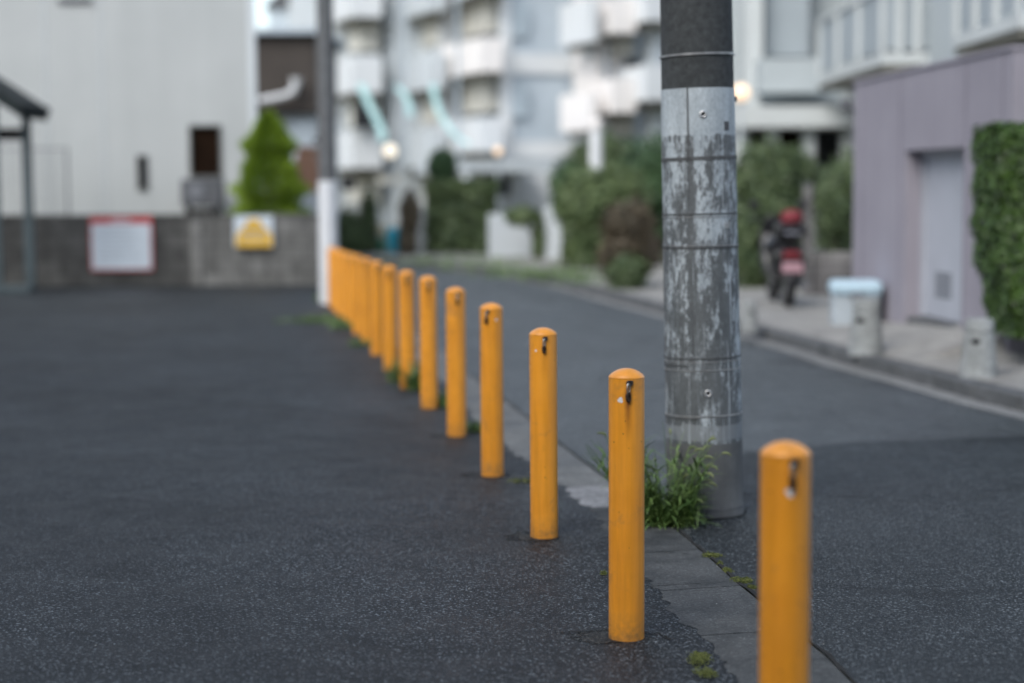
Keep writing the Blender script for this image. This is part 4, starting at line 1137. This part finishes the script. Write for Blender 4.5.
sh('shrub', 'dark topped bush hiding the ground floor windows of the apartments', 'shrub', 760, 290, 27.5,
   [(742, 800, 160, 212, 0), (770, 818, 165, 225, .2)], 2400, .06, 'leaf_deep', group=GS)
# middle
sh('shrub', 'big pale green shrub left of the thick pole', 'shrub', 595, 272, 30.5,
   [(556, 620, 168, 235, 0), (590, 650, 165, 240, .3), (562, 610, 205, 262, .1), (578, 640, 225, 272, .2), (560, 600, 235, 276, .2)], 7500, .07, 'leaf_mid', group=GS)
sh('shrub', 'brown reddish shrub on a thin trunk left of the thick pole', 'shrub', 626, 299, 24.6,
   [(600, 640, 202, 240, 0), (618, 654, 198, 250, .2), (602, 650, 228, 262, .1), (610, 645, 245, 276, .1), (598, 656, 235, 282, .3)], 5200, .05, 'leaf_red', tr=.06, group=GS)
sh('shrub', 'small dark green bush under the reddish shrub', 'shrub', 625, 299, 24.3,
   [(606, 648, 256, 290, 0), (612, 644, 268, 300, 0)], 2000, .045, 'leaf_dark', group=GS)
sh('tree', 'dark green tree behind the pale shrub and the white lamp post', 'tree', 612, 265, 35.5,
   [(574, 640, 136, 190, 0), (565, 615, 142, 200, .5)], 3400, .08, 'leaf_dark', tr=.09)
sh('tree', 'dark bluish green tree directly left of the thick pole', 'tree', 655, 265, 33.5,
   [(618, 700, 135, 215, 0), (640, 720, 150, 260, .4)], 5000, .08, 'leaf_deep', tr=.09)
sh('shrub', 'narrow green shrub at the left end of the big pale shrub', 'shrub', 563, 265, 33,
   [(549, 580, 158, 212, 0), (552, 578, 190, 225, 0)], 1500, .06, 'leaf_deep', group=GS)
# hedges left of centre
hg = thing('boxy_hedge', 'boxy dark green hedge with paler top beyond the street bend', 'hedge', (XX(460, 38), 38, 0)); mb = MB()
hx0, hx1_ = XX(428, 38) - XX(460, 38), XX(494, 38) - XX(460, 38)
box_cloud(mb, (hx0, -.5, .0), (hx1_, .7, H(460, 190, 38)), 7500, .075, .09)
mb.build('crown', M['leaf_dark'], hg)
mb = MB(); box_cloud(mb, (hx0 - .03, -.5, H(460, 196, 38)), (hx1_ + .05, .7, H(460, 181, 38)), 2000, .07, .08); mb.build('new_growth', M['leaf_mid'], hg)  # paler leaves along the top of the hedge
sh('tree', 'small round green tree above the boxy hedge', 'tree', 441, 262, 42, [(428, 456, 149, 184, 0), (432, 452, 160, 190, 0)], 1600, .08, 'leaf_deep', tr=.07)
sh('shrub', 'dark bush beside the white sleeved pole', 'shrub', 352, 262, 37.5, [(334, 362, 208, 262, 0), (340, 372, 225, 264, .1)], 2600, .07, 'leaf_dark', group=GS)
sh('shrub', 'tall narrow dark shrub left of the blue bin', 'shrub', 368, 262, 38, [(359, 378, 190, 262, 0)], 1500, .06, 'leaf_dark', group=GS)
sh('shrub', 'tall brownish climbing shrub right of the blue bin', 'shrub', 409, 264, 37, [(399, 420, 190, 235, 0), (397, 416, 220, 266, 0)], 1700, .06, 'leaf_red', group=GS)
sh('shrub', 'thin vine between the two white garden walls', 'shrub', 535, 264, 34.5, [(505, 540, 206, 226, 0), (532, 546, 212, 264, 0)], 1300, .055, 'leaf_mid', group=GS)
# white garden walls
def gwall(px0, px1, py, pb_, Y, label, rot=0):
    x0, x1 = XX(px0, Y), XX(px1, Y)
    o = MB().box((0, 0, 0), (x1 - x0, .18, H((px0 + px1) / 2, py, Y))).build('garden_wall', M['aptlight'], loc=(x0, Y, 0), bevel=.02); o.rotation_euler.z = rot
    return tag(o, label, 'wall', 'white garden walls of the apartments')
gwall(488, 532, 214, 262, 35.5, 'white rendered garden wall right of the boxy hedge')
gwall(544, 580, 206, 262, 34.5, 'white rendered garden wall under the narrow green shrub', R(-6))
gwall(417, 432, 208, 262, 38.8, 'white rendered wall end left of the boxy hedge')
# blue and green bins
by = 38.6
for nm, a, b, c, d, m, lab in (('bin', 386, 400, 228, 256, 'teal', 'blue plastic bin standing across the street bend'), ('bin', 376, 385, 238, 258, 'greenp', 'green plastic bin left of the blue bin')):
    x0, x1 = XX(a, by), XX(b, by); zt2 = H(390, c, by)
    t = thing(nm, lab, 'bin', ((x0 + x1) / 2, by, 0), group='bins across the street'); w2 = (x1 - x0) / 2
    MB().lathe([(w2 * .8, 0), (w2, zt2 * .85)], 20).build('body', M[m], t, smooth=True)
    MB().lathe([(w2 * 1.08, zt2 * .852), (w2 * 1.08, zt2 * .9), (w2 * .6, zt2), (.01, zt2)], 20).build('lid', M[m], t, smooth=True)
# verge tufts
vg = MB()
random.seed(8)
for (px, py, n, s) in ((548, 276, 500, .5), (500, 268, 200, .6), (590, 283, 120, .4), (430, 262, 260, 1.0)):
    p = G(px, py, .12)
    for _ in range(n): blade(vg, (p.x + random.gauss(0, s), p.y + random.gauss(0, s * .7), .11), random.uniform(0, 6.28), random.uniform(.06, .2), random.uniform(0, .8), .02, random.uniform(.2, 1.5), 3)
tag(vg.build('verge_grass', M['grass']), 'patchy grass on the far verge of the bend', 'grass', kind='stuff')

# ================================================================== LAMPS
def lamp(name, label, px, py, Y, r, m, post=True, pm_='white'):
    c = D(px, py, Y); t = thing(name, label, 'street lamp', (c.x, c.y, 0))
    MB().lathe([(r * math.sin(math.pi * k / 12), c.z - r * math.cos(math.pi * k / 12)) for k in range(1, 12)], 20).build('globe', M[m], t, smooth=True)
    if post:
        MB().lathe([(.06, 0), (.04, .3), (.035, c.z - r * 1.1)], 14).build('post', M[pm_], t, smooth=True)
        MB().lathe([(.07, c.z - r * 1.25), (.08, c.z - r * .95)], 14).build('collar', M[pm_], t)
    return t
lamp('globe_lamp', 'glowing white globe lamp left of the centre before the apartments', 390, 151, 44, .17, 'lampwhite', pm_='aptlight')
lamp('globe_lamp', 'warm glowing lamp just right of the thick pole', 741, 93, 33, .16, 'lampwarm', pm_='aptlight')
lamp('globe_lamp', 'small faint warm lamp above the white garden wall', 498, 151, 44, .10, 'lampwarm', pm_='aptlight')
lp = XX(596, 33); t = thing('lamp_post', 'thick white lamp post with a warm light before the dark tree', 'street lamp', (lp, 33, 0))
MB().lathe([(.12, 0), (.12, H(596, 130, 33))], 18).build('post', M['white'], t, smooth=True)
MB().lathe([(.13, H(596, 129.5, 33)), (.15, H(596, 124, 33)), (.10, H(596, 119, 33)), (.01, H(596, 118, 33))], 18).build('lamp_head', M['aptwarm'], t, smooth=True)

# ================================================================== DISTANT HOUSES LEFT
by_ = 50
bx0, bx1 = XX(256, by_), XX(318, by_)
bh_ = thing('brown_house', 'dark brown clad house seen between the white house and the slim pole', 'house', (bx0, by_, 0))
hz2 = lambda py: H(290, py, by_)
MB().box((-1.5, 0, hz2(112)), (bx1 - bx0, 6, hz2(34))).build('upper_wall', M['brownhouse'], bh_)
MB().box((-1.5, .4, 0), (bx1 - bx0, 6, hz2(112.5))).build('lower_wall', M['aptlight'], bh_)
MB().box((-1.8, -.3, hz2(34)), (bx1 - bx0 + .3, 6.3, hz2(29))).build('roof', M['aptgrey'], bh_)
MB().box((.9, .3, hz2(146)), (1.6, .39, hz2(120))).build('window', M['aptgrey'], bh_)
gp_ = MB().tube([D(259, 101, by_ - .35) - Vector((bx0, by_, 0)), D(285, 96, by_ - .35) - Vector((bx0, by_, 0)), D(293, 92, by_ - .35) - Vector((bx0, by_, 0)), D(296, 84, by_ - .35) - Vector((bx0, by_, 0)), D(296, 78, by_ - .35) - Vector((bx0, by_, 0))], [.10, .10, .11, .12, .17], 12).build('drain_pipe', M['white'], bh_, smooth=True)
oy = 46; ox = XX(293, oy)
oh = thing('terracotta_house', 'low terracotta coloured house wall beside the slim pole', 'house', (ox, oy, 0))
MB().box((0, 0, 0), (XX(320, oy) - ox, 3, H(305, 172, oy))).build('wall', M['brickorange'], oh)
pts = [(0, H(305, 171.5, oy)), (XX(320, oy) - ox, H(305, 171.5, oy)), (XX(312, oy) - ox, H(305, 146, oy)), (XX(300, oy) - ox, H(305, 146, oy))]
mb = MB(); i = 0; mb.v = [(x, 0, z) for x, z in pts] + [(x, 3, z) for x, z in pts]; mb.f = [(0, 1, 2, 3), (7, 6, 5, 4), (0, 4, 5, 1), (1, 5, 6, 2), (2, 6, 7, 3), (3, 7, 4, 0)]; mb.mi = [0] * 6
mb.build('roof', M['brickorange'], oh)
MB().box((-.5, -.6, 0), (XX(325, oy) - ox, -.4, H(305, 192, oy))).build('plinth', M['aptlight'], oh)
fh = thing('grey_house', 'pale grey house roof far away against the white sky', 'house', (XX(272, 80), 80, 0))
MB().box((.0, 0, 0), (2.2, 5, H(290, 8, 80))).build('wall', M['aptgrey'], fh)
mb = MB(); zz0 = H(290, 8, 80); mb.v = [(-.2, -.2, zz0), (2.4, -.2, zz0), (2.4, 5.2, zz0), (-.2, 5.2, zz0), (1.1, -.2, zz0 + 1.4), (1.1, 5.2, zz0 + 1.4)]; mb.f = [(0, 1, 4), (2, 3, 5), (1, 2, 5, 4), (3, 0, 4, 5), (3, 2, 1, 0)]; mb.mi = [0] * 5
mb.build('roof', M['acunit'], fh)

# ================================================================== APARTMENTS, BLOCK A (left and centre)
AY = 66.0
APT = thing('apartment_building', 'tall white apartment block with stacked staggered balconies behind the street', 'building', (0, AY, 0))
yaw = R(20); U = Vector((math.cos(yaw), math.sin(yaw), 0)); V = Vector((-math.sin(yaw), math.cos(yaw), 0))
def fbox(nm, m, pxl, pxr, py0, py1, Y, side, parent=None, mats=None, bev=0):
    """front-left corner at pxl and depth Y; front runs along U until it meets pxr; goes back 'side' metres along V"""
    parent = parent or APT
    P = D(pxl, (py0 + py1) / 2, Y); z1, z0 = H(pxl, py0, Y), H(pxl, py1, Y)
    if py1 > 260: z0 = 0
    d = ray(pxr, (py0 + py1) / 2); k = d.x / d.y
    # P.x + a U.x = k (P.y + a U.y)
    a = (k * P.y - P.x) / (U.x - k * U.y)
    O = Vector((P.x, P.y, 0)) - Vector(parent.location) * 1
    MT = Matrix(((U.x, V.x, 0, P.x - 0), (U.y, V.y, 0, P.y - AY), (0, 0, 1, 0), (0, 0, 0, 1)))
    return MB().box((0, 0, z0), (a, side, z1), MT).build(nm, M[m], parent, bevel=bev)
# main volumes, staggered
fbox('wall', 'aptlight', 330, 400, -260, 300, 73, 9)
fbox('wall', 'aptlight', 392, 452, -260, 300, 71, 9)
fbox('wall', 'aptwhite', 440, 512, -260, 300, 69, 8)
fbox('stair_tower', 'aptgrey', 505, 600, -260, 300, 66, 8)
fbox('wall', 'aptwhite', 585, 640, -260, 300, 67.5, 8)
fbox('wall', 'aptlight', 622, 740, -260, 300, 66, 8)
# tower trims and windows
for k in (-1, 0, 1, 2): pass
for (a, b) in ((53, 73), (141, 158), (-34, -18), (-120, -104)): fbox('floor_band', 'aptwhite', 503, 592, a, b, 65.8, .19)
for x in (501, ): fbox('pier', 'aptwhite', x, x + 10, -260, 200, 65.75, .24)
for (a, b) in ((5, 36), (86, 117), (-82, -52)):
    w2 = fbox('window', 'aptpanel', 512, 529, a, b, 65.85, .14)
# balconies: (pxl, pxr, parapet top, parapet bottom, Y, depth) + recess beneath
def balcony(pxl, pxr, pt_, pb2, Y, side, m='aptwhite', rec=40, recm='aptrecess', panel=True):
    b = fbox('balcony', m, pxl, pxr, pt_, pb2, Y, side)
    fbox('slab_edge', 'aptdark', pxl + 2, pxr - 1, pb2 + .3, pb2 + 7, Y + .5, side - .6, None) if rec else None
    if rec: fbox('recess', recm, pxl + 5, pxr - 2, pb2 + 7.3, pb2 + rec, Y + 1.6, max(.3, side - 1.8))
    if panel: fbox('balcony_panel', 'aptpanel', pxl + (pxr - pxl) * .55, pxr - 2, pt_ + 5, pb2 - 6, Y + .55, .05)
    return b
for dy in (-160, -80, 0, 80):
    balcony(482, 503, 37 + dy, 71 + dy, 64.5, 4.6, 'aptwarm' if dy == 0 else 'aptwhite')
    balcony(431, 446, 52 + dy * .97, 88 + dy * .97, 67.5, 3.6, 'aptlight', 34)
for dy in (-152, -76, 0, 76):
    balcony(384, 402, 56 + dy, 90 + dy, 70, 3.6, 'aptwhite', 34) if False else None
    balcony(352, 382, 55 + dy, 92 + dy, 69.5, 3.2, 'aptwhite', 34)
for dy in (-160, -80, 0, 80):
    balcony(590, 598, (-2 if dy != 80 else 92) + (dy if dy != 80 else 0), (41 if dy != 80 else 130) + (dy if dy != 80 else 0), 62.5, 2.8, 'aptwhite' if dy != 80 else 'aptwarm', 14, 'aptlight', False)
    balcony(612, 636, 78 + dy, 112 + dy, 62.5, 2.6, 'aptwarm', 24, 'aptrecess', False)
    balcony(646, 690, -15 + dy, 20 + dy, 62, 2.6, 'aptwhite', 50, 'aptlight', False)
fbox('pier', 'aptwarm', 596, 624, -260, 112, 64.5, 2.2)
fbox('window', 'glass', 630, 651, 60, 84, 65.7, .28); fbox('window', 'glass', 630, 651, -20, 4, 65.7, .28)
for (x, Y) in ((403, 68.7), (456, 66.6), (606, 64.2), (640, 65.6)): fbox('drain_pipe', 'aptgrey', x, x + 2.2, -260, 170, Y, .1)
# ground floor canopy and dark doorway
fbox('canopy', 'aptlight', 470, 575, 160, 172, 58, 6)
fbox('ground_window', 'glass', 497, 510, 176, 196, 63, .3)
fbox('ground_wall', 'aptwhite', 480, 600, 172.5, 300, 63.4, 2)
fbox('ground_window', 'glass', 342, 356, 176, 190, 68.6, .3); fbox('ground_window', 'aptrecess', 380, 398, 176, 184, 68.6, .3)
fbox('ground_window', 'glass', 355, 376, 100, 128, 69.0, .3)
fbox('roof', 'aptgrey', 325, 760, -275, -262, 66, 18)
# turquoise hangings
def hanging(pts, Y, wd, label):
    o = MB(); P = [D(x, y, Y) for x, y in pts]; o0 = P[0]
    fr_ = []; n = len(P)
    for s, dyy in ((0, 0), (1, .04)):
        for p in P: o.v.append((p.x - o0.x - wd / 2, p.y - o0.y + dyy, p.z - o0.z)); o.v.append((p.x - o0.x + wd / 2, p.y - o0.y + dyy, p.z - o0.z))
    for k in range(n - 1):
        a = 2 * k; b = 2 * n + 2 * k
        o.f += [(a, a + 1, a + 3, a + 2), (b + 2, b + 3, b + 1, b), (a, a + 2, b + 2, b), (a + 1, b + 1, b + 3, a + 3)]; o.mi += [0] * 4
    ob = o.build('hanging_banner', M['turq'], loc=o0, smooth=True); tag(ob, label, 'banner', 'turquoise banners before the apartments')
hanging([(361, 84), (364, 92), (368, 102), (374, 114), (379, 124), (382, 132), (382, 141)], 61, .27, 'pale turquoise cloth strip slanting down, nearest the slim pole')
hanging([(396, 86), (401, 90), (406, 97), (409, 106), (410, 116)], 61, .22, 'short pale turquoise cloth strip, middle of the three')
hanging([(433, 84), (434, 94), (437, 106), (442, 117), (449, 128), (458, 138), (470, 145)], 61, .22, 'long pale turquoise cloth strip curving right under a balcony')

# ================================================================== APARTMENTS, BLOCK B (right)
M['bwhite'] = plain('pale_paint', (.50, .53, .53), .7, 0, .07, .6); M['bmid'] = plain('grey_paint', (.38, .42, .435), .7, 0, .08, .6); M['bpanel'] = plain('dull_panel', (.30, .34, .365), .6, 0, .08, .6)  # apartment tones darkened, this block's shade is put into the colour
BB = thing('apartment_building', 'nearer pale apartment block with projecting balconies above the mauve building', 'building', (0, 36, 0))
def bbox(nm, m, px0, px1, py0, py1, Y0, Y1, par=None, z=None, bev=0):
    """axis aligned box: front face at Y0 spans px0..px1 / py0..py1, back at Y1"""
    x0, x1 = XX(px0, Y0), XX(px1, Y0)
    z1 = H((px0 + px1) / 2, py0, Y0); z0 = H((px0 + px1) / 2, py1, Y0)
    if py1 > 260: z0 = 0
    return MB().box((x0, Y0 - 36, z0), (x1, Y1 - 36, z1)).build(nm, M[m], par or BB, bevel=bev)
bbox('wall', 'bmid', 712, 1260, -420, 300, 38, 48)
bbox('pier', 'bwhite', 745, 762, -420, 300, 37, 37.98)
bbox('wall_panel', 'bpanel', 764, 808, -60, 56, 37.4, 37.97)
bbox('balcony', 'bmid', 760, 818, 58, 92, 36.2, 37.9)
bbox('slab_edge', 'bpanel', 760, 840, 92.5, 103, 36.9, 37.95)
bbox('canopy', 'bwhite', 728, 856, 106, 127, 34.5, 37.5)
for (a, b) in ((728, 748), (767, 779), (803, 815), (842, 852)): bbox('pier', 'bwhite', a, b, 127.5, 300, 34.9, 35.3)
bbox('ground_wall', 'bpanel', 728, 1300, 127.5, 300, 36.6, 37.4)
bbox('ground_window', 'brownglass', 750, 766, 129, 150, 36.4, 36.58); bbox('ground_window', 'brownglass', 780, 802, 129, 150, 36.4, 36.58)
bbox('ground_window', 'glass', 817, 840, 129, 165, 36.4, 36.58)
# upper balconies running toward the camera along X ~ 5.5
def sbalc(Xa, Ya, Yb, z0, w, m='bmid', posts=4):
    f = MB().box((Xa, Ya - 36, z0), (Xa + w, Yb - 36, z0 + .16)).build('slab', M['bwhite'], BB)
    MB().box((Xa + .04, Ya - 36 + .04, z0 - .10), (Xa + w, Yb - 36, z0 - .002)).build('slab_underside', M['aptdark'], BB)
    pn = MB().box((Xa + .05, Ya - 36 + .05, z0 + .24), (Xa + .08, Yb - 36 - .05, z0 + 1.15)).build('balcony_panel', M['bpanel'], BB)
    MB().box((Xa + .09, Ya - 36 + .05, z0 + .24), (Xa + w, Ya - 36 + .08, z0 + 1.15)).build('balcony_panel', M['bpanel'], BB)
    MB().box((Xa + .0, Ya - 36, z0 + 1.16), (Xa + w, Ya - 36 + .1, z0 + 1.24)).build('top_rail', M['bwhite'], BB)
    MB().box((Xa + .0, Ya - 36 + .101, z0 + 1.16), (Xa + .1, Yb - 36, z0 + 1.24)).build('top_rail', M['bwhite'], BB)
    for k in range(posts):
        y = Ya + .08 + (Yb - Ya - .2) * k / (posts - 1)
        MB().box((Xa - .02, y - 36 - .05, z0 + .161), (Xa + .049, y - 36 + .05, z0 + 1.158)).build('rail_post', M['bwhite'], BB)
    for k in range(3):
        x = Xa + w * (k + 1) / 3.2
        MB().box((x - .05, Ya - 36 - .02, z0 + .161), (x + .05, Ya - 36 + .049, z0 + 1.158)).build('rail_post', M['bwhite'], BB)
XA = XX(880, 28.5); Zs = H(880, 64, 28.5)
sbalc(XA - .0, 28.5, 34.5, Zs, .9)
bbox('wall', 'bmid', 880, 1300, -420, 300, 34.5, 36.5)
bbox('window', 'dark', 884, 922, -30, 50, 34.2, 34.48)
bbox('window_frame', 'bwhite', 922, 938, -30, 60, 34.0, 34.48)
bbox('window', 'glass', 955, 967, -20, 28, 34.2, 34.48)
XB = XX(968, 24.5); Zb = H(968, 43, 24.5)
sbalc(XB, 22.2, 25.5, Zb, 3.2)
bbox('wall', 'bmid', 975, 1330, -500, 300, 25.5, 34.4)
# white air unit on small ledge
p = D(925, 62, 31); au = thing('air_conditioner', 'white air conditioner unit on a ledge of the nearer apartment block', 'air conditioner', (p.x, p.y, p.z))
MB().box((-.55, 0, -.30), (.55, .35, .35)).build('housing', M['bwhite'], au, bevel=.03)
MB().lathe([(.2, 0), (.21, .012), (.18, .02)], 24, Matrix.Translation((-.18, 0.0, .02)) @ Matrix.Rotation(R(90), 4, 'X')).build('fan_grille', M['bpanel'], au)
MB().box((-.65, -.05, -.42), (.65, 3.4, -.302)).build('ledge', M['bpanel'], au)

# tiny gravel and litter on the tarmac
random.seed(77)
gv = MB()
for _ in range(260):
    px = random.uniform(20, 1010); py = random.uniform(430, 690); p = G(px, py); s = random.uniform(.0018, .0042)
    c = Vector((p.x, p.y, .010)); vs = [c + Vector((random.uniform(-1, 1), random.uniform(-1, 1), random.uniform(-.5, .8))) * s for _ in range(4)]
    for q in ((0, 1, 2), (0, 1, 3), (1, 2, 3), (0, 2, 3)): gv.face([vs[k] for k in q])
tag(gv.build('gravel', M['post_conc']), 'fine loose grit scattered over the tarmac', 'gravel', kind='stuff')
